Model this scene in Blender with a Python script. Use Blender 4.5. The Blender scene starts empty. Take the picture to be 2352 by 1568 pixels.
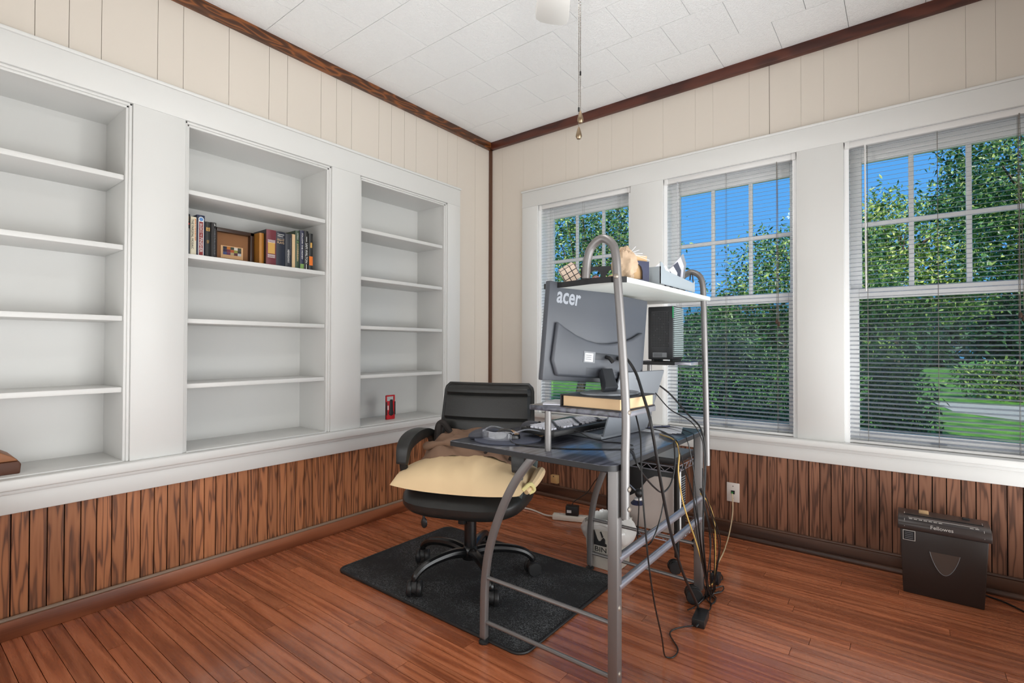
import bpy, bmesh, math, random
import numpy as np
from mathutils import Vector, Matrix, noise

random.seed(7)
SC = bpy.context.scene
COL = SC.collection
PI = math.pi

# ------------------------------------------------------------------ camera, sky, sun, lights, exposure
cd = bpy.data.cameras.new('camera')
cam = bpy.data.objects.new('camera', cd)
COL.objects.link(cam)
cd.sensor_width = 36.0
cd.lens = 1162.18 / 2352 * 36.0
cd.clip_start = 0.05
cd.clip_end = 300
YAW, PITCH, ROLL = .6604, .0111, .0024
fw = Vector((-math.sin(YAW) * math.cos(PITCH), math.cos(YAW) * math.cos(PITCH), math.sin(PITCH)))
rt = Vector((math.cos(YAW), math.sin(YAW), 0))
up = rt.cross(fw)
rt2 = math.cos(ROLL) * rt + math.sin(ROLL) * up
up2 = -math.sin(ROLL) * rt + math.cos(ROLL) * up
cm = Matrix((rt2, up2, -fw)).transposed().to_4x4()
cm.translation = Vector((2.654, -3.13, 1.096))
cam.matrix_world = cm
SC.camera = cam

SC.view_settings.view_transform = 'Standard'
SC.view_settings.look = 'None'
SC.view_settings.gamma = 1
SC.view_settings.use_curve_mapping = False
SC.view_settings.exposure = 0.0
SC.cycles.adaptive_threshold = .08
SC.cycles.adaptive_min_samples = 16
SC.cycles.max_bounces = 6
SC.cycles.diffuse_bounces = 3
SC.cycles.glossy_bounces = 3
SC.cycles.transparent_max_bounces = 10
SC.cycles.caustics_reflective = False
SC.cycles.caustics_refractive = False

w = bpy.data.worlds.new('sky')
SC.world = w
w.use_nodes = True
nt = w.node_tree
nt.nodes.clear()
o_ = nt.nodes.new('ShaderNodeOutputWorld')
bg = nt.nodes.new('ShaderNodeBackground')
tc = nt.nodes.new('ShaderNodeTexCoord')
sx = nt.nodes.new('ShaderNodeSeparateXYZ')
rp = nt.nodes.new('ShaderNodeValToRGB')
rp.color_ramp.elements[0].position = 0.0
rp.color_ramp.elements[0].color = (.15, .48, 1.0, 1)
rp.color_ramp.elements[1].position = .75
rp.color_ramp.elements[1].color = (.05, .30, .86, 1)
nt.links.new(tc.outputs['Generated'], sx.inputs[0])
nt.links.new(sx.outputs['Z'], rp.inputs[0])
nt.links.new(rp.outputs[0], bg.inputs['Color'])
bg.inputs['Strength'].default_value = 1.0
nt.links.new(bg.outputs[0], o_.inputs[0])


def light(name, kind, loc, to, energy, color=(1, 1, 1), size=None, size_y=None):
    d = bpy.data.lights.new(name, kind)
    d.energy = energy
    d.color = color
    if kind == 'AREA':
        d.shape = 'RECTANGLE'
        d.size = size
        d.size_y = size_y
    elif size is not None and kind == 'POINT':
        d.shadow_soft_size = size
    elif kind == 'SUN':
        d.angle = math.radians(size)
    ob = bpy.data.objects.new(name, d)
    COL.objects.link(ob)
    ob.location = loc
    ob.rotation_euler = (Vector(to) - Vector(loc)).to_track_quat('-Z', 'Y').to_euler()
    return ob


light('sun', 'SUN', (3, -6, 9), (0, 2, 0), 7.5, (1, .95, .86), 0.6)
# added soft fill lamps just inside the two solid walls out of view
light('back_fill_light', 'AREA', (1.7, -3.56, 1.3), (1.7, 0, 4.4), 46, (.95, .985, 1), 2.9, 2.3)
sl = light('side_fill_light', 'AREA', (3.56, -1.35, 1.25), (0, -1.0, 2.4), 61, (.95, .985, 1), 2.6, 2.2)
sl.data.spread = math.radians(118)


# ------------------------------------------------------------------ materials
def lin(c):
    c /= 255.0
    return c / 12.92 if c <= .04045 else ((c + .055) / 1.055) ** 2.4


def rgb(r, g, b):
    return (lin(r), lin(g), lin(b), 1)


MATS = {}


def newmat(name):
    m = bpy.data.materials.new(name)
    m.use_nodes = True
    MATS[name] = m
    return m, m.node_tree, m.node_tree.nodes['Principled BSDF']


def plain(name, col, rough=.5, metal=0, spec=.5, coat=0, bump=0, bscale=200, var=0, vscale=3):
    if name in MATS:
        return MATS[name]
    m, t, b = newmat(name)
    b.inputs['Base Color'].default_value = col
    b.inputs['Roughness'].default_value = rough
    b.inputs['Metallic'].default_value = metal
    b.inputs['Specular IOR Level'].default_value = spec
    b.inputs['Coat Weight'].default_value = coat
    n = t.nodes
    if bump or var:
        g = n.new('ShaderNodeNewGeometry')
    if bump:
        x = n.new('ShaderNodeTexNoise')
        x.inputs['Scale'].default_value = bscale
        x.inputs['Detail'].default_value = 3
        t.links.new(g.outputs['Position'], x.inputs['Vector'])
        bp = n.new('ShaderNodeBump')
        bp.inputs['Strength'].default_value = bump
        bp.inputs['Distance'].default_value = .002
        t.links.new(x.outputs[0], bp.inputs['Height'])
        t.links.new(bp.outputs[0], b.inputs['Normal'])
    if var:
        y = n.new('ShaderNodeTexNoise')
        y.inputs['Scale'].default_value = vscale
        y.inputs['Detail'].default_value = 4
        t.links.new(g.outputs['Position'], y.inputs['Vector'])
        mx = n.new('ShaderNodeMix')
        mx.data_type = 'RGBA'
        mx.inputs[6].default_value = col
        mx.inputs[7].default_value = (col[0] * (1 - var), col[1] * (1 - var), col[2] * (1 - var), 1)
        t.links.new(y.outputs[0], mx.inputs[0])
        t.links.new(mx.outputs[2], b.inputs['Base Color'])
    return m


def wood(name, cols, grain, across=14, along=2.2, rings=9, rough=.4, line=.5, tint=.25, coat=0, fine=.25, wear=0):
    """contour-grain wood; grain is the axis (0,1,2) the boards run along"""
    m, t, b = newmat(name)
    n, L = t.nodes, t.links
    g = n.new('ShaderNodeNewGeometry')
    oi = n.new('ShaderNodeObjectInfo')
    mul = n.new('ShaderNodeMath'); mul.operation = 'MULTIPLY'; mul.inputs[1].default_value = 57.0
    L.new(oi.outputs['Random'], mul.inputs[0])
    add = n.new('ShaderNodeVectorMath'); add.operation = 'ADD'
    L.new(g.outputs['Position'], add.inputs[0])
    L.new(mul.outputs[0], add.inputs[1])
    sc = [across] * 3
    sc[grain] = along
    mp = n.new('ShaderNodeVectorMath'); mp.operation = 'MULTIPLY'
    mp.inputs[1].default_value = sc
    L.new(add.outputs[0], mp.inputs[0])
    nz = n.new('ShaderNodeTexNoise'); nz.inputs['Scale'].default_value = 1; nz.inputs['Detail'].default_value = 1.5
    nz.inputs['Roughness'].default_value = .45
    L.new(mp.outputs[0], nz.inputs['Vector'])
    m2 = n.new('ShaderNodeMath'); m2.operation = 'MULTIPLY'; m2.inputs[1].default_value = rings * 6.283
    L.new(nz.outputs[0], m2.inputs[0])
    sn = n.new('ShaderNodeMath'); sn.operation = 'SINE'
    L.new(m2.outputs[0], sn.inputs[0])
    mr = n.new('ShaderNodeMapRange'); mr.inputs[1].default_value = -1; mr.inputs[2].default_value = 1
    L.new(sn.outputs[0], mr.inputs[0])
    # fine streaks
    sc2 = [across * 22] * 3
    sc2[grain] = along * 3
    mp2 = n.new('ShaderNodeVectorMath'); mp2.operation = 'MULTIPLY'; mp2.inputs[1].default_value = sc2
    L.new(add.outputs[0], mp2.inputs[0])
    nf = n.new('ShaderNodeTexNoise'); nf.inputs['Scale'].default_value = 1; nf.inputs['Detail'].default_value = 2
    L.new(mp2.outputs[0], nf.inputs['Vector'])
    mixf = n.new('ShaderNodeMix'); mixf.inputs[0].default_value = fine
    L.new(mr.outputs[0], mixf.inputs[2]); L.new(nf.outputs[0], mixf.inputs[3])
    r = n.new('ShaderNodeValToRGB')
    e = r.color_ramp.elements
    e[0].position = .08; e[0].color = cols[0]
    e[1].position = line; e[1].color = cols[1]
    x = e.new(.9); x.color = cols[2]
    L.new(mixf.outputs[0], r.inputs[0])
    # board to board tint
    mt = n.new('ShaderNodeMapRange'); mt.inputs[3].default_value = 1 - tint; mt.inputs[4].default_value = 1 + tint * .6
    L.new(oi.outputs['Random'], mt.inputs[0])
    big = n.new('ShaderNodeTexNoise'); big.inputs['Scale'].default_value = 1.6; big.inputs['Detail'].default_value = 3
    L.new(g.outputs['Position'], big.inputs['Vector'])
    mb = n.new('ShaderNodeMapRange'); mb.inputs[1].default_value = .3; mb.inputs[2].default_value = .7
    mb.inputs[3].default_value = 1 - tint * .7; mb.inputs[4].default_value = 1 + tint * .4
    L.new(big.outputs[0], mb.inputs[0])
    mm = n.new('ShaderNodeMath'); mm.operation = 'MULTIPLY'
    L.new(mt.outputs[0], mm.inputs[0]); L.new(mb.outputs[0], mm.inputs[1])
    vm = n.new('ShaderNodeVectorMath'); vm.operation = 'SCALE'
    L.new(r.outputs[0], vm.inputs[0]); L.new(mm.outputs[0], vm.inputs['Scale'])
    L.new(vm.outputs[0], b.inputs['Base Color'])
    b.inputs['Roughness'].default_value = rough
    b.inputs['Coat Weight'].default_value = coat
    b.inputs['Coat Roughness'].default_value = .12
    if wear:
        wn = n.new('ShaderNodeTexNoise'); wn.inputs['Scale'].default_value = 5; wn.inputs['Detail'].default_value = 6
        L.new(mp.outputs[0], wn.inputs['Vector'])
        wr = n.new('ShaderNodeMapRange'); wr.inputs[1].default_value = .3; wr.inputs[2].default_value = .7
        wr.inputs[3].default_value = rough * .7; wr.inputs[4].default_value = rough * 1.5
        L.new(wn.outputs[0], wr.inputs[0]); L.new(wr.outputs[0], b.inputs['Roughness'])
    return m


wood('floor_oak', [rgb(138, 72, 44), rgb(178, 102, 66), rgb(200, 122, 84)], 0, across=20, along=.9, rings=4, rough=.25, line=.45, tint=.22, coat=.5, wear=1, fine=.45)
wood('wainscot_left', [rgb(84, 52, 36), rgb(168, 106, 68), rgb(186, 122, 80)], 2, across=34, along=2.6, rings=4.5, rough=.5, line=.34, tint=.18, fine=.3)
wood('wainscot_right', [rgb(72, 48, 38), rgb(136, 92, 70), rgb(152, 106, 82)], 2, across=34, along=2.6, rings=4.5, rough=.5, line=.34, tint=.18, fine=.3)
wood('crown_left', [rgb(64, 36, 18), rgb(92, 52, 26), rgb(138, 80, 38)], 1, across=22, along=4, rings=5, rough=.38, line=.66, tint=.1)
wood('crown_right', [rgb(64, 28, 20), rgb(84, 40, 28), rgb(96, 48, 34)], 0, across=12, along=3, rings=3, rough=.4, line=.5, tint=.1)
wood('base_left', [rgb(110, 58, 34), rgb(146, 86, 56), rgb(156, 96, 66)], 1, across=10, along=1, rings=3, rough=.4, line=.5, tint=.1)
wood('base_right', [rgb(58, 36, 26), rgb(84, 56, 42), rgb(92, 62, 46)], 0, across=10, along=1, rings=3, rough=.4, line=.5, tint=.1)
wood('desk_black', [rgb(26, 26, 30), rgb(72, 74, 86), rgb(98, 100, 114)], 1, across=20, along=1.2, rings=5, rough=.36, coat=.7, line=.5, tint=.05, fine=.5)  # black desktop; its blue-grey lift stands in for window sheen
plain('cap_brown', rgb(140, 118, 100), .5)
plain('corner_brown', rgb(88, 56, 38), .45)
plain('white_paint', rgb(226, 225, 222), .42, var=.04, vscale=2.5)
plain('beige_panel', rgb(221, 211, 199), .6, var=.05, vscale=2)
plain('groove_dark', rgb(150, 138, 126), .8)
plain('black_groove', rgb(24, 16, 12), .8)
plain('subfloor', rgb(48, 24, 14), .8)
plain('vinyl_white', rgb(247, 247, 247), .35)
plain('blind_white', rgb(228, 226, 224), .4)
plain('blind_cord', rgb(120, 112, 104), .7)
plain('tassel_brown', rgb(70, 48, 36), .5)
plain('brass', rgb(156, 136, 112), .32, metal=.9)
plain('chain_metal', rgb(120, 112, 104), .35, metal=1)
plain('fan_white', rgb(222, 220, 216), .4)
plain('metal_grey', rgb(132, 129, 128), .42, metal=.6)
plain('metal_light', rgb(186, 186, 196), .3, metal=.8)
plain('bolt', rgb(150, 140, 130), .5, metal=.6)
plain('black_plastic', rgb(30, 30, 31), .45)
plain('black_gloss', rgb(22, 22, 23), .25)
plain('black_leather', rgb(35, 35, 34), .38, bump=.25, bscale=260)
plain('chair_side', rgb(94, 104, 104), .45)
plain('black_edge', rgb(22, 22, 25), .5)
plain('monitor_grey', rgb(74, 77, 84), .42)
plain('monitor_dark', rgb(48, 50, 55), .45)
plain('logo_grey', rgb(150, 154, 162), .35)
plain('label_white', rgb(225, 225, 225), .5)
plain('label_grey', rgb(120, 122, 126), .5)
plain('screen_black', rgb(12, 12, 14), .1)
plain('paper_cream', rgb(218, 186, 146), .8)
plain('paper_white', rgb(236, 236, 240), .8)
plain('book_dark', rgb(36, 34, 36), .4)
plain('laptop_grey', rgb(132, 136, 142), .38, metal=.2)
plain('key_light', rgb(222, 222, 232), .5)
plain('key_dark', rgb(52, 52, 56), .5)
plain('gel_grey', rgb(62, 62, 70), .5)
plain('pad_blue', rgb(72, 76, 92), .6)
plain('champagne', rgb(196, 160, 124), .25, metal=.7)
plain('shelf_white', rgb(214, 218, 212), .4)
plain('tray_grey', rgb(158, 166, 172), .45)
plain('navy', rgb(48, 52, 78), .5)
plain('bundle_tan', rgb(206, 178, 150), .8, var=.4, vscale=30)
plain('cardboard', rgb(196, 160, 118), .8)
plain('nas_black', rgb(32, 33, 36), .4)
plain('nas_hole', rgb(8, 8, 9), .8)
plain('nas_rib', rgb(150, 164, 164), .4, metal=.2)
plain('led_green', rgb(30, 150, 90), .3)
plain('cable_black', rgb(26, 25, 25), .45)
plain('cable_yellow', rgb(206, 170, 96), .5)
plain('cable_cream', rgb(206, 184, 148), .5)
plain('cable_white', rgb(214, 206, 196), .5)
plain('plate_cream', rgb(232, 222, 214), .45)
plain('jack_green', rgb(60, 150, 70), .5)
plain('tan_plastic', rgb(206, 166, 112), .5)
plain('strip_white', rgb(222, 214, 202), .45)
plain('tower_beige', rgb(206, 194, 186), .5)
plain('tower_white', rgb(232, 230, 228), .5)
plain('wire_black', rgb(34, 33, 32), .35, metal=.3)
plain('slab_top', rgb(70, 74, 76), .3)
plain('bin_clear', rgb(196, 190, 180), .4, var=.25, vscale=9)
plain('bag_white', rgb(232, 230, 226), .35)
plain('print_black', rgb(24, 24, 26), .6)
plain('shredder', rgb(44, 36, 33), .38)
plain('shredder_top', rgb(58, 50, 48), .3)
plain('shredder_window', rgb(72, 58, 50), .2)
plain('silver_print', rgb(198, 192, 186), .4)
plain('cushion_cream', rgb(238, 208, 164), .85, var=.12, vscale=6)
plain('cushion_inner', rgb(226, 214, 150), .85)
plain('jacket_brown', rgb(138, 108, 88), .85, var=.2, vscale=12)
plain('jacket_dark', rgb(40, 33, 30), .8)
plain('red_plastic', rgb(204, 30, 38), .4)
plain('brown_leather', rgb(84, 46, 26), .55)
plain('brown_top', rgb(150, 96, 58), .5)
plain('frame_wood', rgb(58, 38, 28), .35)
plain('mat_brown', rgb(146, 100, 64), .8)
plain('ribbon_card', rgb(226, 180, 132), .7)
plain('white_print', rgb(232, 230, 226), .6)
plain('gold_print', rgb(206, 160, 84), .5)
plain('red_print', rgb(196, 50, 44), .6)
plain('blue_print', rgb(90, 140, 200), .5)
plain('green_print', rgb(126, 160, 90), .6)
plain('orange_print', rgb(232, 120, 40), .6)
plain('trunk', rgb(92, 74, 60), .9, bump=.5, bscale=20)
plain('drive', rgb(196, 176, 172), .9)
plain('siding', rgb(200, 198, 192), .7)

# ceiling tile: embossed squiggles
m, t, b = newmat('ceiling_tile')
b.inputs['Base Color'].default_value = rgb(244, 244, 243)
b.inputs['Roughness'].default_value = .75
g = t.nodes.new('ShaderNodeNewGeometry')
nz = t.nodes.new('ShaderNodeTexNoise')
nz.inputs['Scale'].default_value = 70
nz.inputs['Detail'].default_value = 2
nz.inputs['Distortion'].default_value = 1.4
t.links.new(g.outputs['Position'], nz.inputs['Vector'])
rp = t.nodes.new('ShaderNodeValToRGB')
rp.color_ramp.elements[0].position = .47
rp.color_ramp.elements[1].position = .55
t.links.new(nz.outputs[0], rp.inputs[0])
bp = t.nodes.new('ShaderNodeBump')
bp.inputs['Strength'].default_value = .55
bp.inputs['Distance'].default_value = .0025
t.links.new(rp.outputs[0], bp.inputs['Height'])
t.links.new(bp.outputs[0], b.inputs['Normal'])

# floor mat: short black pile with pale specks
m, t, b = newmat('mat_pile')
g = t.nodes.new('ShaderNodeNewGeometry')
v = t.nodes.new('ShaderNodeTexVoronoi')
v.inputs['Scale'].default_value = 330
t.links.new(g.outputs['Position'], v.inputs['Vector'])
nz = t.nodes.new('ShaderNodeTexNoise')
nz.inputs['Scale'].default_value = 5
nz.inputs['Detail'].default_value = 5
t.links.new(g.outputs['Position'], nz.inputs['Vector'])
sep = t.nodes.new('ShaderNodeSeparateColor')
t.links.new(v.outputs['Color'], sep.inputs[0])
mu = t.nodes.new('ShaderNodeMath'); mu.operation = 'MULTIPLY'
t.links.new(sep.outputs[0], mu.inputs[0])
t.links.new(nz.outputs[0], mu.inputs[1])
rp = t.nodes.new('ShaderNodeValToRGB')
e = rp.color_ramp.elements
e[0].position = .3; e[0].color = rgb(27, 28, 30)
e[1].position = .62; e[1].color = rgb(104, 106, 108)
t.links.new(mu.outputs[0], rp.inputs[0])
t.links.new(rp.outputs[0], b.inputs['Base Color'])
b.inputs['Roughness'].default_value = .85
bp = t.nodes.new('ShaderNodeBump'); bp.inputs['Strength'].default_value = .6; bp.inputs['Distance'].default_value = .003
t.links.new(v.outputs['Distance'], bp.inputs['Height'])
t.links.new(bp.outputs[0], b.inputs['Normal'])


def see_through(name, col, trans, gloss=.06, tcol=(1, 1, 1, 1), rough=.02):
    m, t, b = newmat(name)
    n = t.nodes
    out = n['Material Output']
    n.remove(b)
    tr = n.new('ShaderNodeBsdfTransparent'); tr.inputs[0].default_value = tcol
    df = n.new('ShaderNodeBsdfPrincipled'); df.inputs['Base Color'].default_value = col; df.inputs['Roughness'].default_value = .4
    gl = n.new('ShaderNodeBsdfGlossy'); gl.inputs['Roughness'].default_value = rough
    m1 = n.new('ShaderNodeMixShader'); m1.inputs[0].default_value = trans
    t.links.new(df.outputs[0], m1.inputs[1]); t.links.new(tr.outputs[0], m1.inputs[2])
    m2 = n.new('ShaderNodeMixShader'); m2.inputs[0].default_value = gloss
    t.links.new(m1.outputs[0], m2.inputs[1]); t.links.new(gl.outputs[0], m2.inputs[2])
    t.links.new(m2.outputs[0], out.inputs[0])
    return m


see_through('glass', (1, 1, 1, 1), 1.0, .004, (.97, .99, .98, 1))
see_through('screen_mesh', rgb(40, 48, 50), .78, 0, (.84, .95, .93, 1))
see_through('clear_plastic', rgb(225, 228, 240), .84, .10)
see_through('blind_slat_backlit', rgb(182, 186, 192), .54, .0, (1, 1, 1, 1), .3)  # white slats, greyed and made see-through to stand in for backlit shade
see_through('bag_film', rgb(236, 234, 230), .22, .05)
see_through('bowl_glass', rgb(240, 238, 232), .8, .05)


def leafmat(name, c0, c1, c2):
    m, t, b = newmat(name)
    n, L = t.nodes, t.links
    g = n.new('ShaderNodeNewGeometry')
    nz = n.new('ShaderNodeTexNoise'); nz.inputs['Scale'].default_value = 7; nz.inputs['Detail'].default_value = 3
    L.new(g.outputs['Position'], nz.inputs['Vector'])
    mx = n.new('ShaderNodeMath'); mx.operation = 'ADD'
    mr = n.new('ShaderNodeMapRange'); mr.inputs[3].default_value = -.32; mr.inputs[4].default_value = .32
    L.new(g.outputs['Random Per Island'], mr.inputs[0])
    L.new(nz.outputs[0], mx.inputs[0]); L.new(mr.outputs[0], mx.inputs[1])
    r = n.new('ShaderNodeValToRGB')
    e = r.color_ramp.elements
    e[0].position = .2; e[0].color = c0
    e[1].position = .55; e[1].color = c1
    x = e.new(.85); x.color = c2
    L.new(mx.outputs[0], r.inputs[0])
    L.new(r.outputs[0], b.inputs['Base Color'])
    b.inputs['Roughness'].default_value = .4
    tl = n.new('ShaderNodeBsdfTranslucent')
    L.new(r.outputs[0], tl.inputs[0])
    ms = n.new('ShaderNodeMixShader'); ms.inputs[0].default_value = .3
    L.new(b.outputs[0], ms.inputs[1]); L.new(tl.outputs[0], ms.inputs[2])
    L.new(ms.outputs[0], n['Material Output'].inputs[0])
    return m


leafmat('leaf_hedge', rgb(30, 66, 46), rgb(76, 124, 74), rgb(206, 214, 160))
leafmat('leaf_tree', rgb(36, 72, 44), rgb(86, 132, 72), rgb(186, 200, 116))
leafmat('leaf_yellow', rgb(44, 82, 40), rgb(116, 152, 68), rgb(214, 216, 124))
leafmat('leaf_far', rgb(26, 58, 46), rgb(52, 96, 68), rgb(110, 140, 86))

m, t, b = newmat('grass')
g = t.nodes.new('ShaderNodeNewGeometry')
nz = t.nodes.new('ShaderNodeTexNoise'); nz.inputs['Scale'].default_value = 3; nz.inputs['Detail'].default_value = 6
t.links.new(g.outputs['Position'], nz.inputs['Vector'])
rp = t.nodes.new('ShaderNodeValToRGB')
rp.color_ramp.elements[0].position = .3; rp.color_ramp.elements[0].color = rgb(52, 96, 34)
rp.color_ramp.elements[1].position = .7; rp.color_ramp.elements[1].color = rgb(128, 172, 60)
t.links.new(nz.outputs[0], rp.inputs[0]); t.links.new(rp.outputs[0], b.inputs['Base Color'])
b.inputs['Roughness'].default_value = .9


# ------------------------------------------------------------------ mesh helpers
class MB:
    def __init__(s):
        s.v = []
        s.f = []

    def box(s, x0, x1, y0, y1, z0, z1, M=None):
        k = len(s.v)
        p = [(x0, y0, z0), (x1, y0, z0), (x1, y1, z0), (x0, y1, z0), (x0, y0, z1), (x1, y0, z1), (x1, y1, z1), (x0, y1, z1)]
        s.v += [tuple(M @ Vector(q)) if M else q for q in p]
        s.f += [tuple(k + i for i in q) for q in ((0, 3, 2, 1), (4, 5, 6, 7), (0, 1, 5, 4), (1, 2, 6, 5), (2, 3, 7, 6), (3, 0, 4, 7))]
        return s

    def tube(s, pts, r, seg=8, closed=False, flat=None):
        """round sweep along points; r scalar or list; flat=(a,b) elliptical half sizes with fixed side axis"""
        pts = [Vector(p) for p in pts]
        n = len(pts)
        rr = r if isinstance(r, (list, tuple)) else [r] * n
        k = len(s.v)
        prev = None
        for i in range(n):
            if closed:
                d = pts[(i + 1) % n] - pts[i - 1]
            else:
                d = pts[min(i + 1, n - 1)] - pts[max(i - 1, 0)]
            if d.length < 1e-9:
                d = Vector((0, 0, 1))
            d.normalize()
            if prev is None:
                a = Vector((0, 0, 1)) if abs(d.z) < .9 else Vector((1, 0, 0))
                u = d.cross(a).normalized()
            else:
                u = (prev - d * prev.dot(d))
                if u.length < 1e-6:
                    u = d.cross(Vector((0, 0, 1)))
                u.normalize()
            prev = u
            w_ = d.cross(u)
            for j in range(seg):
                an = 2 * PI * j / seg
                s.v.append(tuple(pts[i] + (u * math.cos(an) + w_ * math.sin(an)) * rr[i]))
        m_ = n if closed else n - 1
        for i in range(m_):
            for j in range(seg):
                a = k + i * seg + j
                b_ = k + i * seg + (j + 1) % seg
                c = k + ((i + 1) % n) * seg + (j + 1) % seg
                d_ = k + ((i + 1) % n) * seg + j
                s.f.append((a, b_, c, d_))
        if not closed:
            s.f.append(tuple(k + j for j in reversed(range(seg))))
            s.f.append(tuple(k + (n - 1) * seg + j for j in range(seg)))
        return s

    def ribbon(s, pts, side, hw, ht):
        """rectangular section sweep: side = fixed side axis, hw half width along it, ht half thickness"""
        pts = [Vector(p) for p in pts]
        side = Vector(side).normalized()
        n = len(pts)
        k = len(s.v)
        hws = hw if isinstance(hw, (list, tuple)) else [hw] * n
        hts = ht if isinstance(ht, (list, tuple)) else [ht] * n
        for i in range(n):
            d = (pts[min(i + 1, n - 1)] - pts[max(i - 1, 0)]).normalized()
            nn = d.cross(side).normalized()
            for a, b_ in ((-1, -1), (1, -1), (1, 1), (-1, 1)):
                s.v.append(tuple(pts[i] + side * a * hws[i] + nn * b_ * hts[i]))
        for i in range(n - 1):
            for j in range(4):
                s.f.append((k + i * 4 + j, k + i * 4 + (j + 1) % 4, k + (i + 1) * 4 + (j + 1) % 4, k + (i + 1) * 4 + j))
        s.f.append((k + 3, k + 2, k + 1, k))
        s.f.append(tuple(k + (n - 1) * 4 + j for j in range(4)))
        return s

    def lathe(s, prof, c=(0, 0, 0), seg=16, axis='z'):
        k = len(s.v)
        c = Vector(c)
        for (r, h) in prof:
            for j in range(seg):
                a = 2 * PI * j / seg
                p = (r * math.cos(a), r * math.sin(a), h)
                if axis == 'x':
                    p = (h, p[0], p[1])
                elif axis == 'y':
                    p = (p[1], h, p[0])
                s.v.append(tuple(c + Vector(p)))
        for i in range(len(prof) - 1):
            for j in range(seg):
                s.f.append((k + i * seg + j, k + i * seg + (j + 1) % seg, k + (i + 1) * seg + (j + 1) % seg, k + (i + 1) * seg + j))
        s.f.append(tuple(k + j for j in reversed(range(seg))))
        s.f.append(tuple(k + (len(prof) - 1) * seg + j for j in range(seg)))
        return s

    def prism(s, poly, a, b, M=None, axis='z'):
        """extrude a 2D polygon between a and b along axis"""
        k = len(s.v)
        n = len(poly)
        for h in (a, b):
            for (p, q) in poly:
                t_ = (p, q, h) if axis == 'z' else ((p, h, q) if axis == 'y' else (h, p, q))
                s.v.append(tuple(M @ Vector(t_)) if M else t_)
        for j in range(n):
            s.f.append((k + j, k + (j + 1) % n, k + n + (j + 1) % n, k + n + j))
        s.f.append(tuple(k + j for j in reversed(range(n))))
        s.f.append(tuple(k + n + j for j in range(n)))
        return s

    def grid(s, fn, nu, nv, wrap=False):
        k = len(s.v)
        for j in range(nv + 1):
            for i in range(nu + 1):
                s.v.append(tuple(fn(i / nu, j / nv)))
        for j in range(nv):
            for i in range(nu):
                a = k + j * (nu + 1) + i
                s.f.append((a, a + 1, a + nu + 2, a + nu + 1))
        return s

    def ell(s, c, r, nu=20, nv=12, e1=1., e2=1., M=None):
        def sp(x, e):
            return math.copysign(abs(x) ** e, x)

        def fn(u, v):
            a = 2 * PI * u
            b_ = PI * (v - .5)
            p = Vector((r[0] * sp(math.cos(b_), e1) * sp(math.cos(a), e2), r[1] * sp(math.cos(b_), e1) * sp(math.sin(a), e2), r[2] * sp(math.sin(b_), e1)))
            p = (M @ p) if M else p
            return p + Vector(c)
        return s.grid(fn, nu, nv)

    def mesh(s, name, bevel=0, smooth=True, angle=35, merge=False, bseg=2):
        me = bpy.data.meshes.new(name)
        me.from_pydata(s.v, [], s.f)
        bm = bmesh.new()
        bm.from_mesh(me)
        if merge:
            bmesh.ops.remove_doubles(bm, verts=bm.verts, dist=1e-5)
        bmesh.ops.recalc_face_normals(bm, faces=bm.faces)
        if bevel:
            ed = [e_ for e_ in bm.edges if len(e_.link_faces) == 2 and e_.calc_face_angle(0) > .6]
            bmesh.ops.bevel(bm, geom=ed, offset=bevel, segments=bseg, affect='EDGES', clamp_overlap=True, profile=.5)
        bm.to_mesh(me)
        bm.free()
        if smooth:
            me.polygons.foreach_set('use_smooth', [True] * len(me.polygons))
            me.set_sharp_from_angle(angle=math.radians(angle))
        me.update()
        return me

    def build(s, name, mat, parent=None, **kw):
        return link(name, s.mesh(name, **kw), mat, parent)


def link(name, me, mat, parent=None, mw=None):
    if isinstance(mat, str):
        mat = MATS[mat]
    if mat is not None and not me.materials:
        me.materials.append(mat)
    o = bpy.data.objects.new(name, me)
    COL.objects.link(o)
    if mw is not None:
        o.matrix_world = mw
    if parent is not None:
        o.parent = parent
        if parent.get('_w'):
            r_ = parent
            while r_.parent is not None:
                r_ = r_.parent
            o['_w'] = 1
            if parent.type == 'EMPTY':
                o.matrix_parent_inverse = Matrix.Translation(-Vector(parent.location))
    return o


def tag(o, label, cat, group=None):
    o['label'] = label
    o['category'] = cat
    if group:
        o['group'] = group
    return o


def thing(name, label, cat, loc=(0, 0, 0), rz=0, group=None, world=True):
    """Empty at the base of a thing. world=True: the parts are given in world coordinates"""
    o = bpy.data.objects.new(name, None)
    COL.objects.link(o)
    o.location = loc
    o.rotation_euler = (0, 0, rz)
    o.empty_display_size = .05
    if world:
        o['_w'] = 1
    tag(o, label, cat, group)
    return o


def struct(name, mb, mat, parent=None, **kw):
    o = mb.build(name, mat, parent, **kw)
    if parent is None:
        o['kind'] = 'structure'
    return o


def structE(name):
    o = bpy.data.objects.new(name, None)
    COL.objects.link(o)
    o['kind'] = 'structure'
    o['_w'] = 1
    return o


def B(*a):
    return MB().box(*a)


def frame_M(o, x, y):
    x = Vector(x).normalized()
    y = Vector(y)
    z = x.cross(y).normalized()
    y = z.cross(x)
    M = Matrix((x, y, z)).transposed().to_4x4()
    M.translation = Vector(o)
    return M


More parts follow.
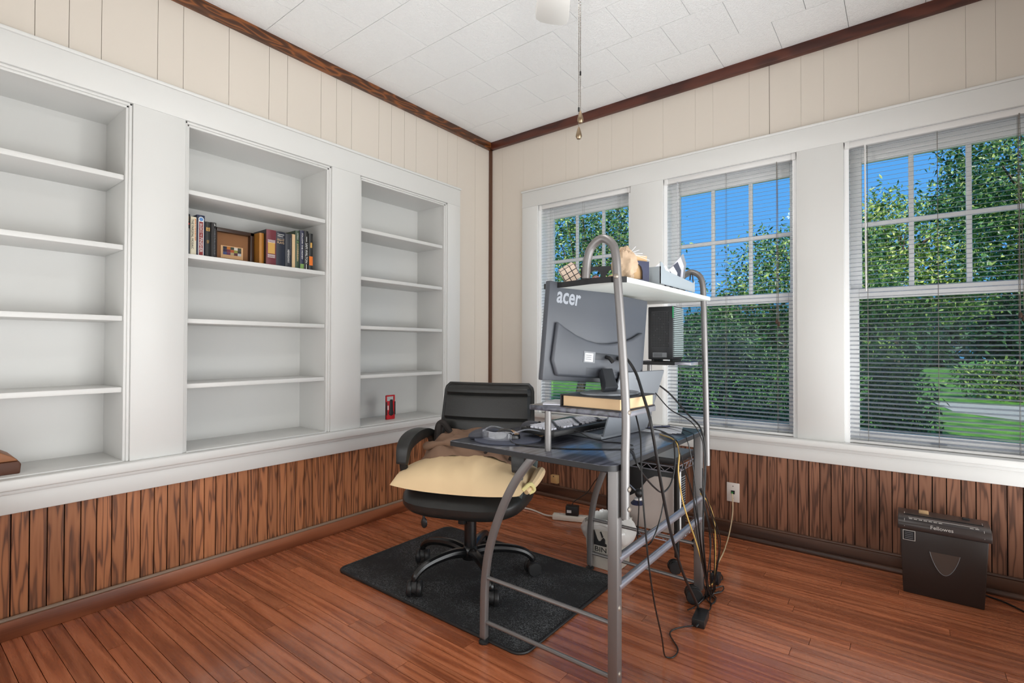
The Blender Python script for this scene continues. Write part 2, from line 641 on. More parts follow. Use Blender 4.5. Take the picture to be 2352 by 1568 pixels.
def text(name, body, o, x, y, wd, ht, mat, parent, depth=.0006, bold=0, shear=0):
    """lettering fitted into a wd x ht box centred at o, reading along x with up y"""
    c = bpy.data.curves.new('t', 'FONT')
    c.body = body
    c.extrude = .02
    c.resolution_u = 3
    c.shear = shear
    c.offset = bold
    ob = bpy.data.objects.new('t', c)
    COL.objects.link(ob)
    dg = bpy.context.evaluated_depsgraph_get()
    me = bpy.data.meshes.new_from_object(ob.evaluated_get(dg))
    bpy.data.objects.remove(ob)
    me.name = name
    n = len(me.vertices)
    co = np.zeros(n * 3)
    me.vertices.foreach_get('co', co)
    co = co.reshape(-1, 3)
    mn, mx = co.min(0), co.max(0)
    sc_ = np.array([wd / (mx[0] - mn[0]), ht / (mx[1] - mn[1]), depth / (mx[2] - mn[2])])
    co = (co - (mn + mx) / 2) * sc_
    M = np.array(frame_M(o, x, y))
    co = co @ M[:3, :3].T + M[:3, 3]
    me.vertices.foreach_set('co', co.ravel())
    me.materials.clear()
    return link(name, me, mat, parent)


def catmull(pts, n=8):
    pts = [Vector(p) for p in pts]
    P = [pts[0] * 2 - pts[1]] + pts + [pts[-1] * 2 - pts[-2]]
    out = []
    for i in range(1, len(P) - 2):
        for k in range(n):
            t_ = k / n
            a, b_, c, d = P[i - 1], P[i], P[i + 1], P[i + 2]
            out.append(.5 * ((2 * b_) + (c - a) * t_ + (2 * a - 5 * b_ + 4 * c - d) * t_ * t_ + (3 * b_ - a - 3 * c + d) * t_ ** 3))
    out.append(pts[-1])
    return out


def cable(name, label, pts, r, mat, group=None, seg=6, n=7):
    o = MB().tube(catmull(pts, n), r, seg).build(name, mat)
    return tag(o, label, 'cable', group)


def cord(parent, pts, r, mat, seg=6, n=7):
    """a cord that belongs to a thing: points in world coordinates"""
    o = MB().tube(catmull(pts, n), r, seg).build('cord', mat)
    o.parent = parent
    o.matrix_parent_inverse = Matrix.LocRotScale(parent.location, parent.rotation_euler, None).inverted()
    return o

# ------------------------------------------------------------------ room shell
RX, RY, H = 3.62, -3.62, 2.75
WT = .018           # wall face sits this far behind the casing faces (x=0 / y=0)
T = .0513           # wainscot board pitch

floor = struct('floor', B(-.06, RX + .1, RY - .1, .06, -.12, -.012), 'subfloor', smooth=False)
BW = .0572
y = -.0
row = 0
rnd = random.Random(3)
ub = B(-.5, .5, -.5, .5, -.5, .5).mesh('floor_board', bevel=.0)
while y > RY:
    xs = [0.0]
    x = rnd.uniform(.25, 1.5)
    while x < RX - .25:
        xs.append(x)
        x += rnd.uniform(.75, 1.9)
    xs.append(RX)
    for a, c in zip(xs, xs[1:]):
        o = link('floor_board', ub, 'floor_oak', floor)
        o.location = ((a + c) / 2, y - BW / 2, -.009 + rnd.uniform(-.0003, .0003))
        o.scale = (c - a - .0016, BW - .002, .018)
    y -= BW
    row += 1

ceil = struct('ceiling', B(-.5, RX + .1, RY - .1, .16, H + .012, H + .09), 'groove_dark', smooth=False)
TP = .3075
ut = B(-.5, .5, -.5, .5, -.5, .5)
tm = ut.mesh('ceiling_tile', bevel=0)
j = 0
y = -.001
while y > RY:
    off = 1.203 if j % 2 == 0 else 1.203 + TP / 2
    x = (off % TP) - TP
    while x < RX:
        a, c = max(x, 0), min(x + TP, RX)
        if c - a > .02:
            o = link('ceiling_tile', tm, 'ceiling_tile', ceil)
            o.location = ((a + c) / 2, y - TP / 2, H + .006 + rnd.uniform(-.0008, .0008))
            o.scale = (c - a - .0022, TP - .0026, .012)
        x += TP
    y -= TP
    j += 1

# --- left wall: cavity behind the bookcase, beige boards above, wainscot below
wl = structE('wall_left')
B(-.5, -.37, RY - .1, .16, -.1, H + .05).build('backing', 'groove_dark', wl, smooth=False)
B(-.37, -.026, RY - .1, .16, 2.22, H + .05).build('upper_core', 'groove_dark', wl, smooth=False)
B(-.37, -.026, RY - .1, .16, -.1, .50).build('lower_core', 'black_groove', wl, smooth=False)
B(-.37, -.026, -.40, .16, .48, 2.24).build('end_core', 'groove_dark', wl, smooth=False)
B(-.37, -.026, RY - .1, -3.26, .48, 2.24).build('end_core', 'groove_dark', wl, smooth=False)
gl = [RY, -3.43, -3.23, -3.13, -2.93, -2.829, -2.726, -2.624, -2.519, -2.316, -2.213, -2.01, -1.807, -1.706, -1.503, -1.402, -1.298, -1.095, -.993, -.883, -.779, -.576, -.474, -.372, -.168, .018]
for a, c in zip(gl, gl[1:]):
    z0 = .46 if c > -.34 and a > -.5 else 2.24
    B(-.028, -WT, a + .0008, c - .0008, z0, H).build('wall_panel', 'beige_panel', wl, bevel=.0006, bseg=1)
wp = B(-.5, .5, -.5, .5, -.5, .5)
pm = wp.mesh('wainscot_plank')
y = -2.775 - 17 * T
while y < .0:
    a, c = max(y, RY), min(y + T, .016)
    if c - a > .01:
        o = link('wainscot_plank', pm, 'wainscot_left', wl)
        o.location = (-.021, (a + c) / 2, .26)
        o.scale = (.018, c - a - .004, .46)
    y += T

# --- right (window) wall
wr = structE('wall_right')
WIN = [(.463, 1.217), (1.437, 2.189), (2.405, 3.157)]
OZ0, OZ1 = .605, 2.168
HX0, HX1 = -4.5, 8.5
B(HX0, HX1, .028, .16, -.62, OZ0 - .03).build('lower_core', 'black_groove', wr, smooth=False)
B(HX0, HX1, .028, .16, OZ1, H + .12).build('upper_core', 'groove_dark', wr, smooth=False)
ex = [HX0] + [q for p_ in WIN for q in p_] + [HX1]
for a, c in zip(ex[0::2], ex[1::2]):
    B(a, c, .028, .16, OZ0 - .03, OZ1).build('pier', 'groove_dark', wr, smooth=False)
gr = [-.018, .11, .32, .5, .704, .81, .967, 1.071, 1.227, 1.433, 1.638, 1.744, 1.947, 2.052, 2.21, 2.318, 2.47, 2.676, 2.884, 2.986, 3.19, 3.34, 3.5, RX]
for a, c in zip(gr, gr[1:]):
    z0 = .47 if (c <= .321 or a >= 3.18) else 2.25
    gp = .0022 if abs(a - 2.052) < .01 else .0003
    B(a + gp, c - .0003, WT, .03, z0, H).build('wall_panel', 'beige_panel', wr, bevel=.0006, bseg=1)
x = 1.779 - 36 * T
while x < RX:
    a, c = max(x, -.016), min(x + T, RX)
    if c - a > .01:
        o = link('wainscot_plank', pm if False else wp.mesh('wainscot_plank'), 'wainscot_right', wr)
        o.location = ((a + c) / 2, .021, .27)
        o.scale = (c - a - .004, .018, .46)
    x += T

# walls behind the camera close the room
struct('wall_back', B(-.5, RX + .2, RY - .12, RY, -.1, H + .1), 'beige_panel', smooth=False)
struct('wall_side', B(RX, RX + .12, RY - .12, .03, -.1, H + .1), 'beige_panel', smooth=False)
roof = struct('roof', B(HX0, HX1, RY - 3, .75, H + .12, H + .3), 'siding', smooth=False)
struct('wall_outside', B(HX0, HX1, .16, .18, -.7, .5), 'siding', smooth=False)

# --- baseboards, crown, corner strip
bl = structE('baseboard_left')
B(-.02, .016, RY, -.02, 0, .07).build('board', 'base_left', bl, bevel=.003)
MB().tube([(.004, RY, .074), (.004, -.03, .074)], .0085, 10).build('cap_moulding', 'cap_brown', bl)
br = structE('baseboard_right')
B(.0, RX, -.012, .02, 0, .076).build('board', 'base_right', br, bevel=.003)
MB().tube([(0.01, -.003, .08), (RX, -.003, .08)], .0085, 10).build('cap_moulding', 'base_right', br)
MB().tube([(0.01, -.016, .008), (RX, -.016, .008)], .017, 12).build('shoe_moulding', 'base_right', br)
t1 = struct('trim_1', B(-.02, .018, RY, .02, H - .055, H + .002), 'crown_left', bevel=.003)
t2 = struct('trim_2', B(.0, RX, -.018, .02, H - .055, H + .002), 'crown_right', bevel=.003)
t3 = struct('trim_3', B(-.019, .004, -.004, .019, .46, H - .055), 'corner_brown', bevel=.004)

# --- window casing
wc = structE('trim_4')
CX0, CX1 = .318, 3.304
B(CX0, CX1, 0, .02, OZ1, 2.285).build('header_board', 'white_paint', wc, bevel=.002)
B(CX0 - .006, CX1 + .006, -.007, .02, 2.285, 2.298).build('header_bead', 'white_paint', wc, bevel=.003)
cs = [CX0] + [q for p_ in WIN for q in p_] + [CX1]
for a, c in zip(cs[0::2], cs[1::2]):
    B(a, c, .001, .02, OZ0, OZ1).build('casing_board', 'white_paint', wc, bevel=.002)
B(CX0 - .02, CX1 + .02, -.038, .11, OZ0 - .032, OZ0).build('stool', 'white_paint', wc, bevel=.006)
B(CX0, CX1, -.006, .02, .553, .575).build('cove_moulding', 'white_paint', wc, bevel=.004)
B(CX0, CX1, .002, .02, .486, .556).build('apron', 'white_paint', wc, bevel=.003)

# --- windows (vinyl double hung) and blinds
SL_P = .0225
LB = ['white mini blind in the leftmost window, partly hidden behind the desk shelves', 'white mini blind in the middle window beside the tall desk', 'white mini blind in the right window above the paper shredder']
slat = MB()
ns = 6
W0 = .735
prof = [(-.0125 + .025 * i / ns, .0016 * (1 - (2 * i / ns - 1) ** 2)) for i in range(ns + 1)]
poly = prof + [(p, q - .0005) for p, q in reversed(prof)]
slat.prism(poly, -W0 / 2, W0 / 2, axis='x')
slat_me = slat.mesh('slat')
for wi, (X0, X1) in enumerate(WIN):
    win = structE('window_%d' % (wi + 1))
    f = MB()
    f.box(X0, X0 + .022, .02, .155, OZ0, OZ1).box(X1 - .022, X1, .02, .155, OZ0, OZ1)
    f.box(X0, X1, .02, .155, OZ1 - .016, OZ1).box(X0, X1, .08, .155, OZ0, OZ0 + .02)
    f.build('frame', 'vinyl_white', win, smooth=False)
    gx0, gx1 = X0 + .072, X1 - .05
    # upper sash (outer track)
    u = MB()
    ya, yb = .108, .138
    u.box(X0 + .02, gx0, ya, yb, 1.36, OZ1 - .014).box(gx1, X1 - .02, ya, yb, 1.36, OZ1 - .014)
    u.box(gx0, gx1, ya, yb, 2.072, OZ1 - .014).box(gx0, gx1, ya, yb, 1.36, 1.403)
    us = u.build('upper_sash', 'vinyl_white', win, bevel=.003)
    px = [gx0, gx0 + .205, gx0 + .422, gx1]
    pz = [1.403, 1.744, 2.072]
    for q in px[1:3]:
        B(q - .011, q + .011, ya + .006, yb - .006, 1.403, 2.072).build('muntin', 'vinyl_white', us, bevel=.003)
    B(gx0, gx1, ya + .0075, yb - .0075, 1.744 - .012, 1.744 + .012).build('muntin', 'vinyl_white', us, bevel=.003)
    for i in range(3):
        for k in range(2):
            B(px[i] - .002, px[i + 1] + .002, .121, .125, pz[k] - .002, pz[k + 1] + .002).build('pane', 'glass', us, smooth=False)
    # lower sash (inner track)
    l = MB()
    ya, yb = .076, .106
    hx0, hx1 = X0 + .060, X1 - .052
    l.box(X0 + .02, hx0, ya, yb, OZ0 + .012, 1.405).box(hx1, X1 - .02, ya, yb, OZ0 + .012, 1.405)
    l.box(hx0, hx1, ya, yb, 1.352, 1.405).box(hx0, hx1, ya, yb, OZ0 + .012, OZ0 + .062)
    ls = l.build('lower_sash', 'vinyl_white', win, bevel=.003)
    B(hx0 - .002, hx1 + .002, .089, .093, OZ0 + .06, 1.354).build('pane', 'glass', ls, smooth=False)
    cx_ = (X0 + X1) / 2
    B(cx_ - .03, cx_ + .03, .08, .104, 1.405, 1.413).build('latch', 'black_plastic', ls, bevel=.003)
    B(cx_ - .03, cx_ + .03, .066, .078, OZ0 + .022, OZ0 + .03).build('lift_handle', 'black_plastic', ls, bevel=.002)
    B(hx0 - .01, hx1 + .01, .1435, .1445, OZ0 + .03, 1.36).build('insect_screen', 'screen_mesh', win, smooth=False)
    # blind
    bd = thing('window_blind', LB[wi], 'blind', ((X0 + X1) / 2, .04, OZ0 + .002), group=None)
    B(X0 + .006, X1 - .006, .016, .05, OZ1 - .032, OZ1 - .004).build('headrail', 'blind_white', bd, bevel=.003)
    for sx_ in (X0 + .004, X1 - .026):
        B(sx_, sx_ + .022, .012, .052, OZ1 - .036, OZ1).build('bracket', 'blind_white', bd, bevel=.002)
    zt = OZ1 - .045
    n_s = int((zt - (OZ0 + .03)) / SL_P)
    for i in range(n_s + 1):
        o = link('slat', slat_me, 'blind_slat_backlit', bd)
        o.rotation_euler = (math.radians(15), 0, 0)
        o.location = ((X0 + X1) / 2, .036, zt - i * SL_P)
    B(X0 + .01, X1 - .01, .022, .05, OZ0 + .003, OZ0 + .016).build('bottom_rail', 'blind_white', bd, bevel=.003)
    for q in (X0 + .10, (X0 + X1) / 2, X1 - .10):
        for dy in (.0235, .0485):
            MB().tube([(q, dy, OZ0 + .015), (q, dy, OZ1 - .03)], .0008, 4).build('ladder_cord', 'blind_cord', bd)
    if wi > 0:
        wx = X0 + .092
        MB().tube([(wx, .012, OZ1 - .03), (wx, .010, OZ1 - .06), (wx + .002, .010, 1.385)], .0042, 6).build('tilt_wand', 'clear_plastic' if wi == 1 else 'blind_white', bd)
    if wi > 0:
        tx = X1 - .10
        for k, (dx, zz) in enumerate(((0, 1.235), (.011, 1.222))):
            MB().tube([(tx + dx * .3, .008, OZ1 - .03), (tx + dx, .006, zz + .02)], .0010, 4).build('pull_cord', 'blind_cord', bd)
            MB().lathe([(.003, .0), (.0062, -.004), (.0075, -.022), (.003, -.026)], (tx + dx, .006, zz + .02), 8).build('tassel', 'tassel_brown', bd)

# --- built-in bookcase
bk = thing('built_in_bookcase', 'white built-in bookcase with three open bays along the left wall', 'bookcase', (-.1, -1.83, .46))
OP = [(-3.175, -2.410), (-2.206, -1.439), (-1.244, -.485)]
BZ0, BZ1 = .598, 2.156
B(-.02, 0, -3.31, -.355, BZ1, 2.280).build('header_board', 'white_paint', bk, bevel=.002)
B(-.02, .008, -3.32, -.349, 2.280, 2.294).build('header_bead', 'white_paint', bk, bevel=.003)
es = [-3.31] + [q for p_ in OP for q in p_] + [-.355]
for a, c in zip(es[0::2], es[1::2]):
    B(-.02, 0, a, c, BZ0, BZ1).build('stile', 'white_paint', bk, bevel=.002)
B(-.02, .035, -3.33, -.345, .556, BZ0).build('sill_nosing', 'white_paint', bk, bevel=.008, bseg=3)
B(-.02, .016, -3.32, -.35, .540, .558).build('cove_moulding', 'white_paint', bk, bevel=.004)
B(-.02, .008, -3.31, -.355, .466, .545).build('apron', 'white_paint', bk, bevel=.003)
for (a, c) in OP:
    i0, i1 = a + .02, c - .02
    bay = B(-.335, -.31, i0 - .02, i1 + .02, BZ0 - .03, BZ1).build('back_panel', 'white_paint', bk, smooth=False)
    B(-.312, -.02, i0 - .018, i0, BZ0 - .03, BZ1).build('side_panel', 'white_paint', bk, smooth=False)
    B(-.312, -.02, i1, i1 + .018, BZ0 - .03, BZ1).build('side_panel', 'white_paint', bk, smooth=False)
    B(-.312, -.02, i0, i1, BZ1 - .02, BZ1).build('top_panel', 'white_paint', bk, smooth=False)
    B(-.312, -.016, i0, i1, BZ0 - .03, BZ0 + .004).build('bottom_board', 'white_paint', bk, bevel=.002)
    st = MB()
    st.box(-.022, -.010, a, a + .012, BZ0, BZ1).box(-.022, -.010, c - .012, c, BZ0, BZ1).box(-.022, -.010, a, c, BZ1 - .012, BZ1)
    st.box(-.034, -.018, a + .010, i0 + .002, BZ0, BZ1 - .01).box(-.034, -.018, i1 - .002, c - .010, BZ0, BZ1 - .01).box(-.034, -.018, a + .01, c - .01, BZ1 - .022, BZ1 - .01)
    st.build('stop_moulding', 'white_paint', bk, bevel=.003)
    for zc in (1.832, 1.526, 1.217, .907):
        B(-.312, -.034, i0 + .001, i1 - .001, zc - .011, zc + .011).build('shelf', 'white_paint', bk, bevel=.002)
SH = 1.537      # top of the shelf that carries the books

# ------------------------------------------------------------------ outdoors
GZ = -.6
gnd = struct('ground_lawn', MB().box(-60, 60, .18, 90, GZ - .1, GZ), 'grass', smooth=False)
dv = MB().prism([(3.3, 17.6), (14, 17.0), (40, 14), (40, 9), (5.0, 13.3), (3.7, 14.6)], GZ, GZ + .012).build('driveway', 'drive', smooth=False)
dv['kind'] = 'structure'


def foliage(name, pts, ln, wd, mat, parent, rng, droop=.3):
    """leaves as folded diamonds at pts (n,3)"""
    n = len(pts)
    d = rng.normal(size=(n, 3))
    d[:, 2] -= droop
    d /= np.linalg.norm(d, axis=1)[:, None]
    a = rng.normal(size=(n, 3))
    s_ = np.cross(d, a)
    s_ /= np.linalg.norm(s_, axis=1)[:, None]
    nn = np.cross(d, s_)
    L_ = ln * rng.uniform(.6, 1.25, (n, 1))
    W_ = wd * rng.uniform(.7, 1.2, (n, 1))
    v = np.empty((n, 4, 3))
    v[:, 0] = pts
    v[:, 1] = pts + d * L_ * .45 + s_ * W_ * .5 + nn * W_ * .18
    v[:, 2] = pts + d * L_
    v[:, 3] = pts + d * L_ * .45 - s_ * W_ * .5 + nn * W_ * .18
    me = bpy.data.meshes.new(name)
    me.vertices.add(n * 4)
    me.vertices.foreach_set('co', v.ravel())
    me.loops.add(n * 6)
    idx = (np.arange(n)[:, None] * 4 + np.array([0, 1, 2, 0, 2, 3])).ravel()
    me.loops.foreach_set('vertex_index', idx.astype(np.int32))
    me.polygons.add(n * 2)
    me.polygons.foreach_set('loop_start', (np.arange(n * 2) * 3).astype(np.int32))
    me.update(calc_edges=True)
    o = link(name, me, mat, parent)
    o['kind'] = 'stuff'
    return o


def crown_pts(rng, c, r, n, clumps=60, spread=.28, shell=.55):
    """clumpy crown: leaf clusters scattered through an ellipsoid"""
    q = rng.normal(size=(clumps, 3))
    q /= np.linalg.norm(q, axis=1)[:, None]
    q *= (rng.uniform(shell ** 3, 1, (clumps, 1))) ** (1 / 3)
    q = q * np.array(r) + np.array(c)
    k = rng.integers(0, clumps, n)
    return q[k] + rng.normal(size=(n, 3)) * np.array(r) * spread * .5, q


def tree(name, label, cat, base, c, r, n, ln, wd, mat, seed, clumps=60, spread=.28, shell=.5, trunk=.12, group=None, droop=.3):
    rng = np.random.default_rng(seed)
    t_ = thing(name, label, cat, base, group=group)
    pts, q = crown_pts(rng, c, r, n, clumps, spread, shell)
    pts = pts[pts[:, 2] > GZ + .03]
    foliage('foliage', pts, ln, wd, mat, t_, rng, droop)
    top = Vector((c[0], c[1], c[2] + r[2] * .4))
    b0 = Vector(base)
    MB().tube(catmull([b0, b0.lerp(top, .3) + Vector((.1, 0, 0)), b0.lerp(top, .65) - Vector((.08, 0, 0)), top], 4), [trunk * (1 - .8 * i / 12) for i in range(13)], 7).build('trunk', 'trunk', t_)
    br_ = MB()
    for i in range(0, clumps, max(1, clumps // 22)):
        s0 = b0.lerp(top, .25 + .7 * random.random())
        e0 = Vector(q[i])
        br_.tube([s0, s0.lerp(e0, .5) + Vector((0, 0, .12 * (e0 - s0).length)), e0], [trunk * .3, trunk * .2, trunk * .06], 5)
    br_.build('branches', 'trunk', t_)
    return t_


tree('hedge_shrub', 'tall dense narrow-leaved shrub right outside the middle window', 'shrub', (.95, 2.6, GZ), (.95, 2.7, .28), (1.1, .7, 1.15), 27000, .07, .017, 'leaf_hedge', 1, clumps=220, spread=.2, shell=.35, trunk=.06)
tree('leafy_bush', 'yellow-green bush at the lower left of the right window', 'shrub', (2.58, 2.5, GZ), (2.58, 2.5, .2), (.30, .45, .95), 5200, .1, .02, 'leaf_yellow', 2, clumps=60, spread=.3, shell=.3, trunk=.03)
tree('shade_tree', 'leafy green tree with blue sky above, seen through the middle window', 'tree', (1.3, 8.2, GZ), (1.0, 8.2, 1.75), (1.75, 1.3, 1.75), 18000, .1, .042, 'leaf_tree', 3, clumps=90, spread=.24, shell=.4, trunk=.12)
tree('shade_tree', 'big leafy tree filling the upper panes of the right window', 'tree', (4.5, 5.4, GZ), (4.2, 5.4, 3.05), (1.35, 1.3, 1.45), 30000, .08, .034, 'leaf_tree', 4, clumps=140, spread=.24, shell=.4, trunk=.15)
tree('shade_tree', 'pale green tree at the left edge of the right window', 'tree', (2.3, 11.2, GZ), (2.6, 11.2, 3.0), (1.8, 1.3, 1.5), 14000, .12, .05, 'leaf_yellow', 5, clumps=100, spread=.26, shell=.35, trunk=.12)
tree('shade_tree', 'green tree with sky showing through its crown in the leftmost window', 'tree', (-4.6, 9.2, GZ), (-4.2, 9.2, 2.9), (2.1, 1.6, 2.2), 12000, .14, .06, 'leaf_tree', 6, clumps=75, spread=.3, shell=.35, trunk=.14)
for i, (x_, y_, r_, h_, lb) in enumerate(((-20, 37, 4.6, 3.1, 'far dark tree beyond the lawn in the leftmost window'), (-8, 39, 5, 3.0, 'far dark tree behind the tall shrub'), (1.0, 36, 3.4, 3.2, 'far dark tree beyond the lawn at the left of the right window'), (5.0, 56, 3.6, 4.2, 'far dark tree in the gap behind the driveway'), (9.4, 38, 3.4, 3.4, 'far dark tree beyond the lawn above the driveway'), (16, 35, 3.5, 3.8, 'far dark tree at the right edge of the right window'))):
    tree('distant_tree', lb, 'tree', (x_, y_, GZ), (x_, y_, h_ * .5 + .4), (r_, 2.5, h_ * .8), 6000, .5, .25, 'leaf_far', 20 + i, clumps=120, spread=.2, shell=.4, trunk=.3)
tree('garden_shrub', 'low shrub in flower beside the driveway', 'shrub', (5.6, 19.8, GZ), (5.6, 19.8, .05), (1.6, .8, .75), 3000, .18, .07, 'leaf_yellow', 31, clumps=40, spread=.25, shell=.3, trunk=.05)

# ------------------------------------------------------------------ ceiling fan (only a blade tip and the pull chains reach into view)
FX, FY = 1.835, -1.83
fan = thing('ceiling_fan', 'white ceiling fan with two long pull chains', 'ceiling fan', (FX, FY, 2.3))
MB().lathe([(.02, 2.75), (.075, 2.75), (.07, 2.70), (.025, 2.67), (.02, 2.66)], (FX, FY, 0), 20).build('canopy', 'fan_white', fan)
MB().tube([(FX, FY, 2.53), (FX, FY, 2.69)], .013, 12).build('downrod', 'fan_white', fan)
MB().lathe([(.03, 2.54), (.10, 2.53), (.125, 2.49), (.125, 2.44), (.09, 2.41), (.05, 2.40)], (FX, FY, 0), 28).build('motor_housing', 'fan_white', fan)
MB().lathe([(.045, 2.41), (.06, 2.39), (.06, 2.34), (.03, 2.33)], (FX, FY, 0), 20).build('switch_housing', 'fan_white', fan)
MB().lathe([(.055, 2.335), (.075, 2.33), (.09, 2.315), (.092, 2.30), (.08, 2.282), (.05, 2.27), (.008, 2.266)], (FX, FY, 0), 28).build('light_bowl', 'bowl_glass', fan)
fl = light('fan_fill_lamp', 'POINT', (FX, FY, 2.302), (FX, FY, 0), 15, (1, .985, .96), .03)  # added to fill the room; unseen light kit inferred from the two chains
fl.parent = fan
fl.matrix_parent_inverse = Matrix.Translation(-Vector(fan.location))
a0 = math.atan2(.42, -.315)
for k in range(5):
    a = a0 + k * 2 * PI / 5
    M = Matrix.Translation((FX, FY, 2.44)) @ Matrix.Rotation(a, 4, 'Z') @ Matrix.Rotation(math.radians(9), 4, 'X')
    R_ = .555
    out = [(.17, -.045), (.2, -.055), (R_ - .05, -.069), (R_ - .015, -.064), (R_, -.045), (R_ + .004, 0), (R_, .045), (R_ - .015, .064), (R_ - .05, .069), (.2, .055), (.17, .045)]
    MB().prism(out, -.004, .004, M).build('blade', 'fan_white', fan, bevel=.0015)
    B_ = MB()
    B_.box(.10, .24, -.014, .014, -.012, -.004, M)
    B_.build('blade_arm', 'fan_white', fan, bevel=.002)
for k, (px, py, ze, nm) in enumerate(((1.888, -1.812, 1.772, 0), (1.879, -1.806, 1.728, 1))):
    ch = MB()
    z = 2.34
    while z > ze + .03:
        ch.ell((px, py, z), (.0017, .0017, .0019), 6, 4)
        z -= .0046
    c = ch.build('pull_chain', 'chain_metal', fan)
    MB().tube([(px, py, ze + .14 - .06 * k), (px, py, ze + .152 - .06 * k)], .0026, 6).build('connector', 'black_plastic', c)
    MB().lathe([(.0015, .034), (.004, .028), (.0085, .012), (.0095, .004), (.006, -.003), (.001, -.005)], (px, py, ze), 12).build('pendant', 'brass', c)

# ------------------------------------------------------------------ books and things in the bookcase
def book(label, y0, y1, h, spine, cover=None, xf=-.08, depth=.15, page='paper_cream', lean=0):
    b = thing('book', label, 'book', (xf - depth / 2, (y0 + y1) / 2, SH), group='books in the middle bay')
    z0, z1 = SH, SH + h
    cm_ = cover or spine
    n_ = 6
    # rounded spine
    sp = []
    for i in range(n_ + 1):
        t_ = i / n_
        sp.append((xf - .004 + .004 * math.sin(PI * t_), y0 + (y1 - y0) * t_))
    sp += [(xf - .008, y1), (xf - .008, y0)]
    MB().prism(sp, z0, z1).build('spine', spine, b)
    B(xf - depth, xf - .006, y0, y0 + .0025, z0, z1).build('cover', cm_, b, smooth=False)
    B(xf - depth, xf - .006, y1 - .0025, y1, z0, z1).build('cover', cm_, b, smooth=False)
    B(xf - depth + .006, xf - .007, y0 + .0025, y1 - .0025, z0 + .004, z1 - .004).build('pages', page, b, smooth=False)
    return b, xf + .0004


def strokes(b, xs, yc, z0, z1, wd, mat, seed=1):
    """lettering too small to read in the photograph: a column of short printed strokes"""
    q = random.Random(seed)
    m_ = MB()
    z = z1
    while z > z0 + .004:
        h = q.uniform(.003, .006)
        a, c = yc - wd / 2 * q.uniform(.7, 1), yc + wd / 2 * q.uniform(.7, 1)
        m_.box(xs - .001, xs + .0004, a, c, z - h * .35, z)
        m_.box(xs - .001, xs + .0004, q.uniform(a, yc), q.uniform(yc, c), z - h * .8, z - h * .5)
        z -= h + .0015
    return m_.build('lettering', mat, b, smooth=False)


def bk_mat(n, c):
    return plain(n, c, .38)


for n_, c_ in (('bk_black', rgb(30, 27, 28)), ('bk_cream', rgb(232, 222, 196)), ('bk_navy', rgb(36, 46, 74)), ('bk_black2', rgb(38, 40, 40)), ('bk_ochre', rgb(176, 118, 48)), ('bk_maroon', rgb(112, 48, 56)), ('bk_navy2', rgb(34, 38, 52)), ('bk_char', rgb(48, 50, 58)), ('bk_green', rgb(60, 78, 58)), ('bk_blue', rgb(48, 50, 74)), ('bk_black3', rgb(26, 26, 26)), ('bk_red', rgb(136, 34, 38))):
    bk_mat(n_, c_)
ZD, YP = (0, 0, -1), (0, 1, 0)
HZ = ((0, 1, 0), (0, 0, 1))
bb, xs = book('black hardback with a red band, first book at the left end', -2.184, -2.155, .200, 'bk_black')
B(xs - .002, xs, -2.180, -2.159, SH + .148, SH + .156).build('red_band', 'red_print', bb, smooth=False)
strokes(bb, xs, -2.169, SH + .160, SH + .187, .018, 'gold_print', 1)
B(xs - .002, xs, -2.164, -2.158, SH + .004, SH + .13).build('grey_stripe', 'label_grey', bb, smooth=False)
bb, xs = book('cream paperback lettered THE PARSIFAL MOSAIC', -2.153, -2.127, .190, 'bk_cream')
text('title', 'THE PARSIFAL MOSAIC', (xs, -2.145, SH + .105), ZD, YP, .145, .0095, 'print_black', bb)
strokes(bb, xs, -2.1325, SH + .07, SH + .18, .006, 'orange_print', 2)
bb, xs = book('navy and red hardback lettered FINISHER, tallest of the left group', -2.125, -2.090, .205, 'bk_navy')
B(xs - .002, xs, -2.1195, -2.0955, SH + .006, SH + .178).build('white_border', 'white_print', bb, smooth=False)
B(xs - .001, xs + .0004, -2.1165, -2.0985, SH + .008, SH + .172).build('red_field', 'bk_red', bb, smooth=False)
MB().lathe([(.0125, 0), (.0125, .0012)], (xs - .0004, -2.1075, SH + .184), 20, 'x').build('badge_ring', 'white_print', bb)
MB().lathe([(.009, 0), (.009, .0016)], (xs - .0004, -2.1075, SH + .184), 18, 'x').build('badge', 'blue_print', bb)
text('author', 'BALDACCI', (xs + .0006, -2.1075, SH + .140), ZD, YP, .046, .011, 'white_print', bb)
text('small_word', 'THE', (xs + .0006, -2.1075, SH + .106), ZD, YP, .012, .006, 'white_print', bb)
text('title', 'FINISHER', (xs + .0006, -2.1075, SH + .058), ZD, YP, .072, .013, 'white_print', bb)
bb, xs = book('black hardback with a small orange panel on its spine', -2.088, -2.064, .178, 'bk_black2')
B(xs - .002, xs, -2.084, -2.068, SH + .132, SH + .150).build('orange_panel', 'gold_print', bb, smooth=False)
strokes(bb, xs + .0004, -2.076, SH + .134, SH + .149, .010, 'print_black', 3)
strokes(bb, xs, -2.076, SH + .070, SH + .086, .013, 'gold_print', 4)
bb, xs = book('slim black paperback with grey vertical lettering beside the framed ribbons', -2.062, -2.037, .180, 'bk_black')
strokes(bb, xs, -2.045, SH + .015, SH + .15, .007, 'label_grey', 5)
strokes(bb, xs, -2.045, SH + .158, SH + .174, .007, 'white_print', 6)

